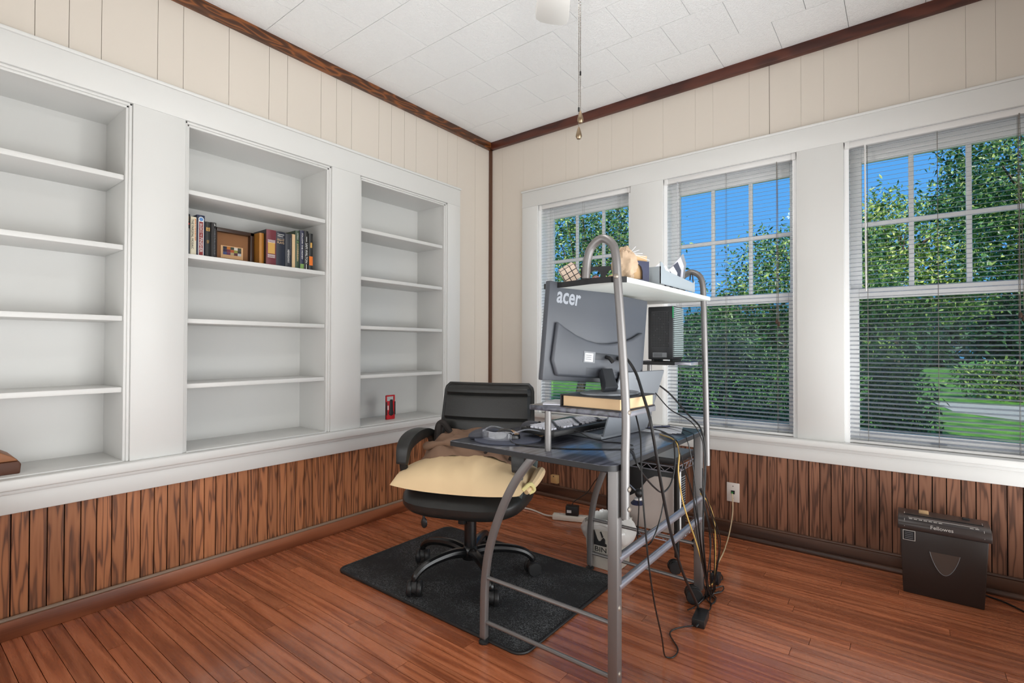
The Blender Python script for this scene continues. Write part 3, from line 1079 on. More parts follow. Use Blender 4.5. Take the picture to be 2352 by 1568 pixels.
bb, xs = book('ochre hardback at the left of the right-hand group', -1.812, -1.787, .175, 'bk_ochre', xf=-.10, depth=.14)
bb, xs = book('maroon hardback with a gold panel and stripes on its spine', -1.786, -1.732, .196, 'bk_maroon', cover='bk_black', xf=-.075)
B(xs - .002, xs, -1.778, -1.740, SH + .066, SH + .126).build('gold_panel', 'gold_print', bb, smooth=False)
for k in (.052, .058, .045, .132, .138, .126):
    B(xs - .002, xs + .0002, -1.779, -1.739, SH + k, SH + k + .0025).build('stripe', 'white_print', bb, smooth=False)
bb, xs = book('wide navy hardback lettered EIGHT PLAYS', -1.730, -1.679, .196, 'bk_navy2')
text('author', 'Tennessee\nWilliams', (xs, -1.7045, SH + .176), *HZ, .038, .018, 'white_print', bb)
B(xs - .002, xs, -1.724, -1.685, SH + .158, SH + .161).build('rule', 'label_grey', bb, smooth=False)
text('title', 'EIGHT\nPLAYS', (xs, -1.7045, SH + .142), *HZ, .040, .026, 'paper_cream', bb)
bb, xs = book('charcoal hardback with white vertical lettering HEMINGWAY', -1.677, -1.639, .192, 'bk_char')
text('author', 'HEMINGWAY', (xs, -1.660, SH + .066), ZD, YP, .075, .011, 'white_print', bb)
strokes(bb, xs, -1.649, SH + .07, SH + .17, .005, 'label_grey', 7)
bb, xs = book('dark green paperback showing cream pages beside it', -1.618, -1.593, .220, 'bk_green')
strokes(bb, xs, -1.6055, SH + .045, SH + .145, .011, 'paper_cream', 8)
strokes(bb, xs, -1.6055, SH + .165, SH + .205, .007, 'white_print', 9)
B(xs - .002, xs, -1.611, -1.600, SH + .154, SH + .158).build('rule', 'green_print', bb, smooth=False)
cr = tag(B(-.21, -.082, -1.637, -1.6195, SH, SH + .196).build('notepad', 'paper_cream', bevel=.001), 'cream page block standing between the charcoal and green books', 'notepad')
bb, xs = book('dark blue hardback lettered FOLLOW THE MONEY', -1.591, -1.566, .226, 'bk_blue')
text('title', 'FOLLOW THE MONEY', (xs, -1.578, SH + .135), ZD, YP, .15, .009, 'white_print', bb)
B(xs - .002, xs, -1.589, -1.568, SH + .004, SH + .034).build('green_block', 'green_print', bb, smooth=False)
bb, xs = book('black hardback lettered SAM WALTON', -1.564, -1.538, .228, 'bk_black3')
text('title', 'SAM WALTON', (xs, -1.551, SH + .10), ZD, YP, .115, .014, 'white_print', bb)
for k in (.006, .165):
    B(xs - .002, xs, -1.5525, -1.5495, SH + k, SH + k + .03).build('rule', 'white_print', bb, smooth=False)
bb, xs = book('black book with an orange flame picture at the right end', -1.536, -1.510, .218, 'bk_black2')
B(xs - .002, xs, -1.534, -1.512, SH + .032, SH + .085).build('flame_panel', 'orange_print', bb, bevel=.004)
B(xs - .002, xs, -1.528, -1.516, SH + .135, SH + .165).build('tan_panel', 'gold_print', bb, bevel=.004)

pf = thing('picture_frame', 'dark wooden frame holding a row of military ribbons on brown mat', 'picture frame', (-.16, -1.92, SH))
y0, y1, z1 = -2.022, -1.815, SH + .178
fr = MB().box(-.19, -.155, y0, y0 + .02, SH, z1).box(-.19, -.155, y1 - .02, y1, SH, z1).box(-.19, -.155, y0, y1, z1 - .02, z1).box(-.19, -.155, y0, y1, SH, SH + .016)
fr.build('frame', 'frame_wood', pf, bevel=.003)
B(-.188, -.184, y0 + .018, y1 - .018, SH + .014, z1 - .018).build('mat_board', 'mat_brown', pf, smooth=False)
cd_ = B(-.184, -.181, -1.975, -1.862, SH + .026, SH + .092).build('ribbon_card', 'ribbon_card', pf, smooth=False)
rc = [rgb(40, 44, 60), rgb(196, 120, 50), rgb(60, 70, 60), rgb(220, 210, 200), rgb(70, 80, 66), rgb(50, 40, 70), rgb(120, 50, 60), rgb(180, 90, 50), rgb(150, 150, 70), rgb(60, 60, 60), rgb(70, 80, 130), rgb(110, 60, 90), rgb(190, 170, 130), rgb(90, 50, 60), rgb(200, 200, 200)]
for k, c_ in enumerate(rc):
    r_, q = divmod(k, 5)
    plain('ribbon%d' % k, c_, .7)
    yy = -1.964 + q * .0184
    B(-.181, -.179, yy, yy + .0182, SH + .074 - r_ * .0145, SH + .0875 - r_ * .0145).build('ribbon', 'ribbon%d' % k, cd_, smooth=False)

rd = thing('phone_case', 'red and black rugged phone case standing in the right bay', 'phone case', (-.125, -.907, BZ0 + .004))
z0 = BZ0 + .004
MB().box(-.131, -.119, -.945, -.936, z0, z0 + .165).box(-.131, -.119, -.878, -.869, z0, z0 + .165).box(-.131, -.119, -.945, -.869, z0 + .155, z0 + .165).box(-.131, -.119, -.945, -.869, z0, z0 + .125).build('shell', 'red_plastic', rd, bevel=.004)
MB().box(-.119, -.1165, -.9465, -.938, z0 + .03, z0 + .12).box(-.119, -.1165, -.876, -.8675, z0 + .03, z0 + .12).build('bumper', 'black_plastic', rd, bevel=.001)
MB().prism([(-.915, z0 + .135), (-.893, z0 + .135), (-.889, z0 + .06), (-.883, z0 + .045), (-.888, z0 + .03), (-.905, z0 + .024), (-.92, z0 + .03), (-.925, z0 + .045), (-.919, z0 + .06)], -.119, -.114, axis='x').build('kickstand', 'black_plastic', rd, bevel=.002)
B(-.119, -.1175, -.934, -.926, z0 + .065, z0 + .095).build('slot', 'white_print', rd, smooth=False)

bx = thing('leather_box', 'brown leather box at the left end of the bottom shelf', 'box', (-.14, -2.85, BZ0 + .004))
MB().prism([(-2.95, 0), (-2.745, 0), (-2.742, .035), (-2.748, .048), (-2.95, .05)], -.24, -.06, Matrix.Translation((0, 0, BZ0 + .004)), 'x').build('body', 'brown_leather', bx, bevel=.004)
MB().prism([(-2.95, .05), (-2.748, .048), (-2.76, .062), (-2.80, .088), (-2.95, .115)], -.238, -.064, Matrix.Translation((0, 0, BZ0 + .004)), 'x').build('lid', 'brown_top', bx, bevel=.006)

# ------------------------------------------------------------------ floor mat
mat_poly = []
x0, x1, y0, y1, r_ = .455, 1.582, -1.688, -.93, .045
for (cx_, cy_, a_) in ((x1 - r_, y1 - r_, 0), (x0 + r_, y1 - r_, 90), (x0 + r_, y0 + r_, 180), (x1 - r_, y0 + r_, 270)):
    for k in range(7):
        an = math.radians(a_ + 15 * k)
        mat_poly.append((cx_ + r_ * math.cos(an), cy_ + r_ * math.sin(an)))
fm = thing('floor_mat', 'black carpet chair mat on the wooden floor', 'floor mat', (1.02, -1.3, 0))
MB().prism(mat_poly, .0005, .008).build('pile', 'mat_pile', fm, bevel=.002)
MB().tube([(p, q, .006) for p, q in mat_poly], .006, 8, closed=True).build('bound_edge', 'black_plastic', fm)
MZ = .009

# ------------------------------------------------------------------ office chair (local frame: front is -y)
ch = thing('office_chair', 'black leather office chair on castors facing away from the window', 'chair', (1.02, -1.345, MZ), math.radians(21.5), world=False)
MB().lathe([(.02, .085), (.038, .088), (.042, .105), (.042, .13), (.034, .145), (.030, .15)], (0, 0, 0), 20).build('hub', 'black_gloss', ch)
MB().lathe([(.029, .14), (.029, .27), (.022, .275), (.022, .28)], (0, 0, 0), 20).build('gas_cylinder', 'black_gloss', ch)
MB().lathe([(.014, .27), (.014, .36)], (0, 0, 0), 16).build('piston', 'chain_metal', ch)
B(-.07, .07, -.10, .10, .325, .36).build('tilt_mechanism', 'black_plastic', ch, bevel=.008)
B(-.047, -.012, -.045, -.01, .255, .335).build('tension_knob', 'black_plastic', ch, bevel=.006)
lv = MB().tube(catmull([(-.06, -.05, .345), (-.13, -.11, .335), (-.165, -.15, .325), (-.165, -.155, .30)], 5), .006, 8)
lv.ell((-.165, -.155, .288), (.016, .008, .024), 12, 8)
lv.build('height_lever', 'black_plastic', ch)
for k in range(5):
    a = math.radians(-102 - 21.5 + 72 * k)
    M = Matrix.Rotation(a, 4, 'Z')
    pth = catmull([(.02, 0, .118), (.10, 0, .132), (.19, 0, .128), (.255, 0, .112), (.293, 0, .085), (.297, 0, .066)], 4)
    leg = MB().tube([M @ Vector(p) for p in pth], [.024 - .011 * i / (len(pth) - 1) for i in range(len(pth))], 10)
    lg = leg.build('base_leg', 'black_gloss', ch)
    phi = a + (.9, -.4, .3, 1.2, -1.0)[k]
    cw = M @ Vector((.297, 0, 0))
    M2 = Matrix.Translation(cw) @ Matrix.Rotation(phi, 4, 'Z')
    cs_ = MB()
    hood = [(.029 * math.cos(math.radians(q)), .034 + .035 * math.sin(math.radians(q))) for q in range(-10, 200, 15)]
    cs_.prism(hood, -.011, .011, M2, 'y')
    c1 = cs_.build('castor', 'black_plastic', ch, bevel=.003)
    for sgn in (-1, 1):
        wv = MB().lathe([(.010, -.011), (.030, -.0105), (.034, -.005), (.034, .005), (.030, .0105), (.010, .011)], (0, 0, 0), 20, 'y')
        wv.v = [tuple(M2 @ (Vector(p) + Vector((0, sgn * .0215, .034)))) for p in wv.v]
        wv.build('wheel', 'black_plastic', c1)


def seat_fn(u, v):
    a = 2 * PI * u
    b_ = PI * (v - .5)
    e = .62
    cx_ = math.copysign(abs(math.cos(a)) ** e, math.cos(a))
    sy_ = math.copysign(abs(math.sin(a)) ** e, math.sin(a))
    rr = abs(math.cos(b_)) ** .55
    zz = math.copysign(abs(math.sin(b_)) ** .75, math.sin(b_))
    x, y = .292 * rr * cx_, .255 * rr * sy_
    z = .400 + zz * (.064 if zz > 0 else .078)
    z -= .03 * max(0, -y / .245) ** 3 * (1 if zz > 0 else .2)
    return Vector((x, y - .005, z))


MB().grid(seat_fn, 40, 18).build('seat', 'black_leather', ch, merge=True)


def back_fn(side):
    def fn(u, v):
        X = (u - .5) * 2
        hw = .256 - .022 * v - .02 * max(0, v - .95) / .05
        z = .48 + .412 * v
        lean = .19 + .07 * v + .018 * (1 - X * X) * -1
        edge = min(1, (1 - abs(X)) / .07) ** .5 if abs(X) < 1 else 0
        ve = min(1, min(v, 1 - v) / .05) ** .5
        th = .052 * edge * ve
        gro = 0
        for s_ in (.30, .575, .875):
            gro += .011 * math.exp(-((v - s_) / .012) ** 2)
        puff = .006 * (1 - X * X)
        off = -(th / 2 + puff * edge - gro * edge) if side else th / 2
        return Vector((X * hw, lean + off, z))
    return fn


bk_ = MB()
bk_.grid(back_fn(True), 28, 70)
bk_.build('backrest', 'black_leather', ch)
MB().grid(back_fn(False), 28, 30).build('backrest_shell', 'chair_side', ch)
# edge piping closes front cushion and shell
pp = [back_fn(True)(0, i / 24) + Vector((-.002, .003, 0)) for i in range(25)] + [back_fn(True)(i / 12, 1) for i in range(1, 12)] + [back_fn(True)(1, 1 - i / 24) + Vector((.002, .003, 0)) for i in range(25)]
MB().tube(pp, .010, 8).build('backrest_edge', 'black_leather', ch)
MB().ribbon(catmull([(0, .02, .335), (0, .18, .34), (0, .24, .40), (0, .235, .56)], 6), (1, 0, 0), .035, .007).build('back_bracket', 'black_plastic', ch)
for sgn in (-1, 1):
    X = sgn * .272
    loop = catmull([(X - sgn * .02, -.08, .40), (X, -.115, .455), (X + sgn * .006, -.145, .56), (X + sgn * .004, -.13, .625), (X, -.07, .652), (X, .04, .655), (X, .125, .635), (X, .165, .55), (X - sgn * .005, .12, .45), (X - sgn * .02, .04, .40)], 6)
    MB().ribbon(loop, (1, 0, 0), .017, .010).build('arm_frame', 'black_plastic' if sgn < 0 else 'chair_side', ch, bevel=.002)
    padp = catmull([(X + sgn * .006, -.155, .545), (X + sgn * .004, -.135, .622), (X, -.07, .656), (X, .04, .662), (X, .13, .648)], 6)
    nP = len(padp)
    MB().ribbon(padp, (1, 0, 0), [.026 + .008 * math.sin(PI * i / (nP - 1)) for i in range(nP)], [.014 + .012 * math.sin(PI * i / (nP - 1)) for i in range(nP)]).build('arm_pad', 'black_leather', ch, bevel=.006)
    MB().prism([(-.12, .385), (.06, .385), (.04, .43), (-.10, .43)], X - sgn * .03 - .006, X - sgn * .03 + .006, None, 'x').build('arm_plate', 'chair_side', ch, bevel=.003)

# pillow folded over the seat (same local frame as the chair)
SEATM = Matrix.Translation((1.02, -1.345, MZ)) @ Matrix.Rotation(math.radians(21.5), 4, 'Z')
pl = thing('cushion', 'cream pillow lying on the seat of the office chair', 'pillow', (1.02, -1.345, MZ + .45), math.radians(21.5), world=False)


def pil(top):
    def fn(u, v):
        X, Y = 2 * u - 1, 2 * v - 1
        px_, py_ = .322 * X * (1 - .06 * Y * Y), -.03 + .215 * Y * (1 - .10 * X * X)
        e = max(0, 1 - abs(X) ** 2.6) ** .5 * max(0, 1 - abs(Y) ** 3) ** .5
        wr = noise.noise(Vector((px_ * 8, py_ * 5, 3))) * .014 + .005 * noise.noise(Vector((px_ * 30, py_ * 9, 1))) + .006 * math.sin(px_ * 60 + 22 * py_) * math.exp(-((px_ - .02) / .10) ** 2) * max(0, -Y + .3)
        if top:
            z = .022 + .105 * e * (1 - .25 * (X - .0) ** 2) + wr * e
        else:
            z = .022 - .012 * e + .002 * wr
        z -= .018 * max(0, -Y) ** 3 * 1
        z += .012 * abs(X) ** 3
        return Vector((px_, py_, z))
    return fn


pq = MB()
pq.grid(pil(True), 48, 32)
pq.grid(pil(False), 48, 32)
pq.build('pillow_body', 'cushion_cream', pl, merge=True)
MB().tube(catmull([(.318, -.17, .02), (.335, -.10, .045), (.338, -.02, .062), (.33, .06, .055), (.315, .12, .03)], 5), [.012 + .012 * math.sin(PI * i / 20) for i in range(21)], 10).build('pillowcase_hem', 'cushion_cream', pl)
MB().tube(catmull([(.305, -.18, .03), (.335, -.165, .055), (.345, -.14, .025), (.325, -.15, .012)], 5), .009, 8).build('pillowcase_fold', 'cushion_inner', pl)

# jacket thrown over the rear of the pillow
jk = thing('jacket', 'brown jacket crumpled behind the pillow on the office chair', 'jacket', (1.02, -1.345, MZ + .5), math.radians(21.5), world=False)


def jacket_fn(ox, oy, wx, wy, zb, amp, seed, lip=0.0):
    def fn(u, v):
        X, Y = 2 * u - 1, 2 * v - 1
        x = ox + wx * X + .02 * noise.noise(Vector((Y * 3, seed, 0)))
        y = oy + wy * Y + .03 * noise.noise(Vector((X * 3, seed + 5, 0)))
        f1 = noise.noise(Vector((x * 7 + seed, y * 16, seed)))
        f2 = noise.noise(Vector((x * 17, y * 24 + seed, 1)))
        z = zb + .028 * (1 - X * X) + .035 * Y + amp * (abs(f1) * 1.3 + .45 * f2) - .05 * max(0, abs(X) - .72) / .28 - .03 * max(0, -Y - .6) / .4
        return Vector((x, y, z))
    return fn


MB().grid(jacket_fn(-.005, .07, .255, .115, .105, .034, 2.3), 60, 36).build('jacket_body', 'jacket_brown', jk)
MB().grid(jacket_fn(.03, .075, .25, .125, .068, .02, 4.1), 40, 24).build('lining', 'jacket_dark', jk)
slv = catmull([(-.24, .00, .10), (-.12, -.01, .128), (.02, .00, .142), (.15, -.02, .125), (.245, -.04, .075)], 7)
MB().tube(slv, [.016 + .006 * math.sin(i * .9) + .006 * noise.noise(Vector((i * .7, 0, 0))) for i in range(len(slv))], 12).build('sleeve', 'jacket_brown', jk)
MB().tube(catmull([(-.215, .10, .10), (-.225, .135, .18), (-.20, .14, .195), (-.16, .145, .15), (-.06, .15, .14), (.10, .15, .12)], 6), [.024 - .0005 * i for i in range(31)], 8).build('collar', 'jacket_dark', jk)
for o in (ch, pl, jk):
    pass

# ------------------------------------------------------------------ computer desk
NY, FYd = -1.70, -.90          # near and far end frames
DT = .737                       # desktop upper face
dk = thing('computer_desk', 'black-topped computer desk with grey metal frame and raised shelves', 'desk', (1.65, -1.3, 0))
r_ = .05
tp = []
X0, X1, Y0, Y1 = 1.272, 1.962, -1.742, -.855
for (cx_, cy_, a_) in ((X1 - r_, Y1 - r_, 0), (X0 + .012, Y1 - .012, 90), (X0 + .012, Y0 + .012, 180), (X1 - r_, Y0 + r_, 270)):
    q_ = r_ if cx_ > 1.6 else .012
    for k in range(7):
        an = math.radians(a_ + 15 * k)
        tp.append((cx_ + q_ * math.cos(an), cy_ + q_ * math.sin(an)))
dtop = MB().prism(tp, DT - .018, DT).build('desktop', 'desk_black', dk, bevel=.0015)
MB().prism([(1.617 + (p - 1.617) * 1.002, -1.3 + (q + 1.3) * 1.002) for p, q in tp], DT - .0185, DT - .0015).build('edge_band', 'black_edge', dtop)


def leg_curve(y):
    return catmull([(1.415, y, .018), (1.416, y, .12), (1.421, y, .243), (1.445, y, .37), (1.497, y, .505), (1.56, y, .62), (1.64, y, .72)], 6)


for k, y in enumerate((NY, FYd)):
    MB().ribbon(leg_curve(y), (0, 1, 0), .012, .0135).build('curved_leg', 'metal_grey', dk, bevel=.005)
    MB().lathe([(.013, .0), (.02, .002), (.02, .008), (.010, .013), (.008, .026)], (1.415, y, MZ if y < -1.5 and False else .0), 14).build('foot', 'black_plastic', dk)
    for z in (.08, .245):
        MB().tube([(1.42, y, z), (1.945, y, z)], .0075, 10).build('end_rail', 'metal_grey', dk)
    B(1.929, 1.962, y - .0165, y + .0165, .0 if k == 0 else .055, DT - .018).build('rear_post', 'metal_grey', dk, bevel=.003)
    B(1.62, 1.93, y + .03, y + .05, DT - .04, DT - .018).build('top_bearer', 'black_edge', dk, bevel=.002)
# near upright: tube beside the post, up over an arch and down to the top shelf
yn = NY + .005
MB().tube(catmull([(1.978, yn, .575), (1.978, yn, .75), (1.980, yn, .90), (1.966, yn, 1.13), (1.952, yn, 1.31), (1.947, yn, 1.375), (1.935, yn, 1.417), (1.900, yn, 1.440), (1.862, yn, 1.417), (1.846, yn, 1.375), (1.842, yn, 1.318)], 6), .0135, 14).build('arched_upright', 'metal_grey', dk)
yf = -.868
MB().tube(catmull([(1.972, yf, .585), (1.970, yf, .75), (1.966, yf, .95), (1.962, yf, 1.15), (1.958, yf, 1.31), (1.954, yf, 1.375), (1.940, yf, 1.412), (1.905, yf, 1.430), (1.868, yf, 1.412), (1.852, yf, 1.375), (1.848, yf, 1.318)], 6), .0125, 14).build('arched_upright', 'metal_grey', dk)
for (x_, z_) in ((1.992, .898), (1.992, .665), (1.992, .605)):
    MB().lathe([(.0, .004), (.005, .0035), (.0085, .0)], (x_, yn, z_), 12, 'x').build('bolt', 'bolt', dk)
for (x_, y_, z_) in ((1.960, NY - .001, .30), (1.960, NY - .001, .10)):
    MB().lathe([(.0, .004), (.005, .0035), (.0085, .0)], (x_ + .002, y_, z_), 12, 'x').build('bolt', 'bolt', dk)
MB().lathe([(.0, -.020), (.005, -.019), (.0085, -.0125)], (1.953, yn, 1.315), 12, 'y').build('bolt', 'bolt', dk)
for z in (.445, .36):
    MB().tube([(1.952, NY, z), (1.952, FYd, z)], .0135, 12).build('back_bar', 'metal_light', dk)
B(1.945, 1.963, FYd - .006, FYd + .0, .57, .73).build('post_sleeve', 'metal_grey', dk, bevel=.002)
# far post runs on a castor
cb = MB().prism([(.032 * math.cos(math.radians(q)), .036 + .036 * math.sin(math.radians(q))) for q in range(0, 200, 15)], -.010, .010, Matrix.Translation((1.93, FYd - .02, 0)) @ Matrix.Rotation(.5, 4, 'Z'), 'y').build('castor', 'black_plastic', dk, bevel=.003)
for sgn in (-1, 1):
    wv = MB().lathe([(.010, -.008), (.032, -.008), (.035, -.004), (.035, .004), (.032, .008), (.010, .008)], (0, 0, 0), 22, 'y')
    M2 = Matrix.Translation((1.93, FYd - .02, .035)) @ Matrix.Rotation(.5, 4, 'Z')
    wv.v = [tuple(M2 @ (Vector(p) + Vector((0, sgn * .019, 0)))) for p in wv.v]
    wv.build('wheel', 'black_plastic', cb)
# monitor riser
RZ = .893
rs = MB().prism([(1.60, -1.672), (1.945, -1.672), (1.962, -1.655), (1.962, -1.415), (1.60, -1.415)], RZ - .018, RZ).build('monitor_riser', 'desk_black', dk, bevel=.002)
B(1.9, 1.9635, -1.665, -1.42, RZ - .0182, RZ - .0005).build('light_edge', 'metal_light', rs, bevel=.001)
MB().tube([(1.672, -1.66, DT), (1.672, -1.66, RZ - .017)], .0115, 14).build('riser_leg', 'metal_grey', dk)
# top shelf with a wavy end
wv = [(1.655, -1.655), (1.69, -1.668), (1.74, -1.664), (1.80, -1.676), (1.86, -1.690), (1.93, -1.690), (1.968, -1.66), (1.972, -1.58), (1.985, -.86), (1.95, -.825), (1.69, -.825), (1.65, -.86), (1.645, -1.64)]
ts = MB().prism(wv, 1.300, 1.317).build('top_shelf', 'shelf_white', dk, bevel=.002)
MB().ribbon([(p, q - .003, 1.3085) for p, q in wv[:7]], (0, 0, 1), .0092, .0025).build('dark_edge', 'black_edge', ts)
# small shelf for the black box
sh2 = MB().prism([(1.70, -1.06), (1.945, -1.06), (1.965, -1.04), (1.965, -.86), (1.70, -.86)], 1.022, 1.036).build('side_shelf', 'black_edge', dk, bevel=.002)
B(1.90, 1.967, -1.0605, -.97, 1.0222, 1.0355).build('light_edge', 'metal_light', sh2, bevel=.001)
MB().tube([(1.745, -.95, DT), (1.745, -.95, 1.023)], .010, 12).build('shelf_leg', 'metal_grey', dk)

# ------------------------------------------------------------------ monitor
MC = Vector((1.765, -1.452, 1.134))
my, mt_, mr_ = 1.335, .033, -.072
wv_ = Vector((math.cos(my), math.sin(my), 0))
nv_ = Vector((math.sin(my), -math.cos(my), 0))
uv_ = Vector((0, 0, 1)) * math.cos(mt_) + nv_ * math.sin(mt_)
w2 = wv_ * math.cos(mr_) + uv_ * math.sin(mr_)
u2 = -wv_ * math.sin(mr_) + uv_ * math.cos(mr_)
n2 = w2.cross(u2)             # points out of the back of the monitor
MM = Matrix((w2, u2, n2)).transposed().to_4x4()
MM.translation = MC
mn = thing('computer_monitor', 'dark grey flat monitor seen from the back on the desk riser', 'monitor', (1.86, -1.56, .936))
MW, MH = .54, .338


def mrect(a, b_, c, d, z0, z1):
    return MB().box(a, b_, c, d, z0, z1, MM)


mrect(-MW / 2, MW / 2, -MH / 2, MH / 2, -.026, -.002).build('panel', 'monitor_grey', mn, bevel=.004)
mrect(-MW / 2 + .008, MW / 2 - .008, -MH / 2 + .012, MH / 2 - .008, -.0275, -.0255).build('screen', 'screen_black', mn, smooth=False)
# raised lower housing with a smile-shaped upper edge
lo = [(-.235, .035), (-.20, .018), (-.14, -.004), (-.08, -.018), (-.02, -.025), (.04, -.022), (.11, -.010), (.17, .008), (.235, .04), (.245, -.10), (.22, -.152), (-.22, -.152), (-.245, -.10)]
hs = MB().prism(lo, -.003, .016, MM).build('rear_housing', 'monitor_grey', mn, bevel=.013, bseg=4)
mrect(-.10, .13, -.085, -.060, .010, .0168).build('port_recess', 'monitor_dark', hs, bevel=.002)
st_ = mrect(-.10, -.04, -.098, -.058, .0166, .0174).build('sticker', 'label_grey', hs, smooth=False)
mrect(-.093, -.052, -.094, -.064, .0172, .0178).build('paper_label', 'label_white', st_, smooth=False)
for k in range(3):
    mrect(-.090, -.060, -.073 - k * .007, -.070 - k * .007, .0176, .0181).build('print_line', 'label_grey', st_, smooth=False)
for k in range(7):
    mrect(-.085 + .004, -.035, -.118 - k * .004, -.1165 - k * .004, .0160, .0166).build('vent', 'monitor_dark', hs, smooth=False)
    mrect(.035, .085, -.118 - k * .004, -.1165 - k * .004, .0160, .0166).build('vent', 'monitor_dark', hs, smooth=False)
text('logo', 'acer', MM @ Vector((-.176, .118, -.0014)), w2, u2, .118, .040, 'logo_grey', mn, shear=.1, bold=.022)
for (a, c) in ((.02, -.072), (.085, -.072)):
    MB().tube([MM @ Vector((a, c, .014)), MM @ Vector((a, c - .004, .034)), MM @ Vector((a + .006, c - .018, .046))], .0075, 8).build('plug', 'black_plastic', hs)
BZ = .9365
NB = MM @ Vector((.01, -.150, .030))
neck = MB()
nk0 = Vector((1.845, -1.535, BZ + .006))
neck.ribbon([nk0, nk0.lerp(NB, .5) + Vector((.004, 0, 0)), NB + Vector((0, 0, .03))], wv_, [.036, .030, .028], [.020, .016, .012])
neck.build('stand_neck', 'monitor_dark', mn, bevel=.004)
bs = MB()
k_ = []
for i in range(32):
    a = 2 * PI * i / 32
    p = nk0 + wv_ * (.118 * math.cos(a)) + nv_ * (.085 * math.sin(a))
    k_.append((p.x, p.y))
bs.prism(k_, BZ - .001, BZ + .006)
bs.build('stand_base', 'laptop_grey', mn, bevel=.0025)  # lighter grey put in for the sky reflected on the base

# book under the monitor, phone beside it
M_ = Matrix.Translation((1.845, -1.545, 0)) @ Matrix.Rotation(-.05, 4, 'Z')
ub_ = thing('book', 'thick closed book lying under the monitor stand', 'book', (1.845, -1.545, RZ))
MB().box(-.118, .112, -.118, .125, RZ, RZ + .004, M_).box(-.118, .112, -.118, .125, RZ + .0385, RZ + .0425, M_).build('cover', 'book_dark', ub_, bevel=.001)
MB().box(-.110, .106, -.112, .119, RZ + .004, RZ + .0385, M_).build('pages', 'paper_cream', ub_, smooth=False)
MB().box(-.121, -.116, -.118, .125, RZ, RZ + .0425, M_).build('spine', 'book_dark', ub_, bevel=.002)
M_ = Matrix.Translation((1.672, -1.595, 0)) @ Matrix.Rotation(.25, 4, 'Z')
ph = thing('smartphone', 'white smartphone lying on the monitor riser beside the book', 'phone', (1.668, -1.60, RZ))
MB().box(-.036, .036, -.066, .07, RZ, RZ + .009, M_).build('body', 'metal_light', ph, bevel=.003)
MB().box(-.034, .034, -.064, .068, RZ + .009, RZ + .0098, M_).build('screen', 'paper_white', ph, smooth=False)

# ------------------------------------------------------------------ laptop, keyboard, mice
LM = Matrix.Translation((1.745, -1.205, DT)) @ Matrix.Rotation(-.12, 4, 'Z')     # local x towards the lid, y along the hinge
lp = thing('laptop', 'grey open laptop with its lid back towards the camera', 'laptop', (1.64, -1.2, DT))
MB().box(-.235, 0, -.165, .165, .001, .019, LM).build('base', 'laptop_grey', lp, bevel=.003)
kd = MB().box(-.20, -.02, -.15, .15, .0188, .0198, LM).build('keyboard_deck', 'monitor_dark', lp, smooth=False)
km = B(-.0085, .0085, -.0085, .0085, 0, .003).mesh('key', bevel=.001, bseg=1)
for i in range(5):
    for j in range(14):
        o = link('key', km, 'key_light', kd)
        o.matrix_basis = LM @ Matrix.Translation((-.185 + i * .0205, -.138 + j * .0212, .0198))
LL = LM @ Matrix.Translation((0, 0, .014)) @ Matrix.Rotation(math.radians(18), 4, 'Y')
ld = MB().box(0, .009, -.165, .165, 0, .265, LL).build('lid', 'laptop_grey', lp, bevel=.004)
MB().box(-.001, .0005, -.155, .155, .012, .255, LL).build('screen', 'screen_black', ld, smooth=False)

KM_ = Matrix.Translation((1.552, -1.31, DT + .021)) @ Matrix.Rotation(-.10, 4, 'Z')
kb = thing('computer_keyboard', 'black computer keyboard with pale keys resting on the laptop', 'keyboard', (1.55, -1.31, DT + .02))
MB().box(-.085, .085, -.215, .19, 0, .022, KM_).build('case', 'black_plastic', kb, bevel=.003)
km2 = MB().prism([(-.0085, -.0085), (.0085, -.0085), (.0085, .0085), (-.0085, .0085)], 0, .008).mesh('keycap', bevel=.0015, bseg=1)
km3 = km2.copy()
for i in range(6):
    for j in range(19):
        if i == 5 and j % 4 == 3:
            continue
        o = link('keycap', km2 if (i + j) % 7 else km3, 'key_light' if (i + j) % 7 else 'key_dark', kb)
        o.matrix_basis = KM_ @ Matrix.Translation((-.055 + i * .0215, -.20 + j * .0207, .0215))

mp_ = thing('mouse_pad', 'dark mouse pad with gel wrist rest on the front corner of the desk', 'mouse pad', (1.41, -1.58, DT))
pp_ = [(1.420 + .125 * math.cos(2 * PI * i / 40) * (1 + .10 * math.cos(2 * PI * i / 40)), -1.575 + .135 * math.sin(2 * PI * i / 40)) for i in range(40)]
MB().prism(pp_, DT, DT + .006).build('pad', 'pad_blue', mp_, bevel=.0015)
MB().ell((1.332, -1.60, DT + .012), (.036, .08, .026), 20, 10, M=Matrix.Rotation(-.2, 3, 'Z')).build('wrist_rest', 'gel_grey', mp_)


def mouse(name, label, loc, rz, size, body, top, group=None):
    o = thing(name, label, 'mouse', loc, rz, world=False, group=group)
    L_, W_, H_ = size

    def fn(u, v):
        a = 2 * PI * u
        r = math.sin(PI / 2 * v)
        x = W_ / 2 * r * math.copysign(abs(math.cos(a)) ** .8, math.cos(a))
        y = L_ / 2 * r * math.copysign(abs(math.sin(a)) ** .8, math.sin(a))
        z = H_ * math.cos(PI / 2 * v) ** .7 * (1 - .18 * y / (L_ / 2))
        return Vector((x, y, z))
    MB().grid(fn, 24, 10).build('shell', body, o, merge=True)

    def fn2(u, v):
        p = fn(.08 + .34 * u, .25 + .5 * v)
        return p + Vector((0, 0, .0012))
    MB().grid(fn2, 10, 6).build('side_stripe', top, o)
    MB().lathe([(.006, -.003), (.007, 0), (.006, .003)], (0, L_ * .22, H_ * .86), 12, 'x').build('wheel', 'black_plastic', o)
    return o


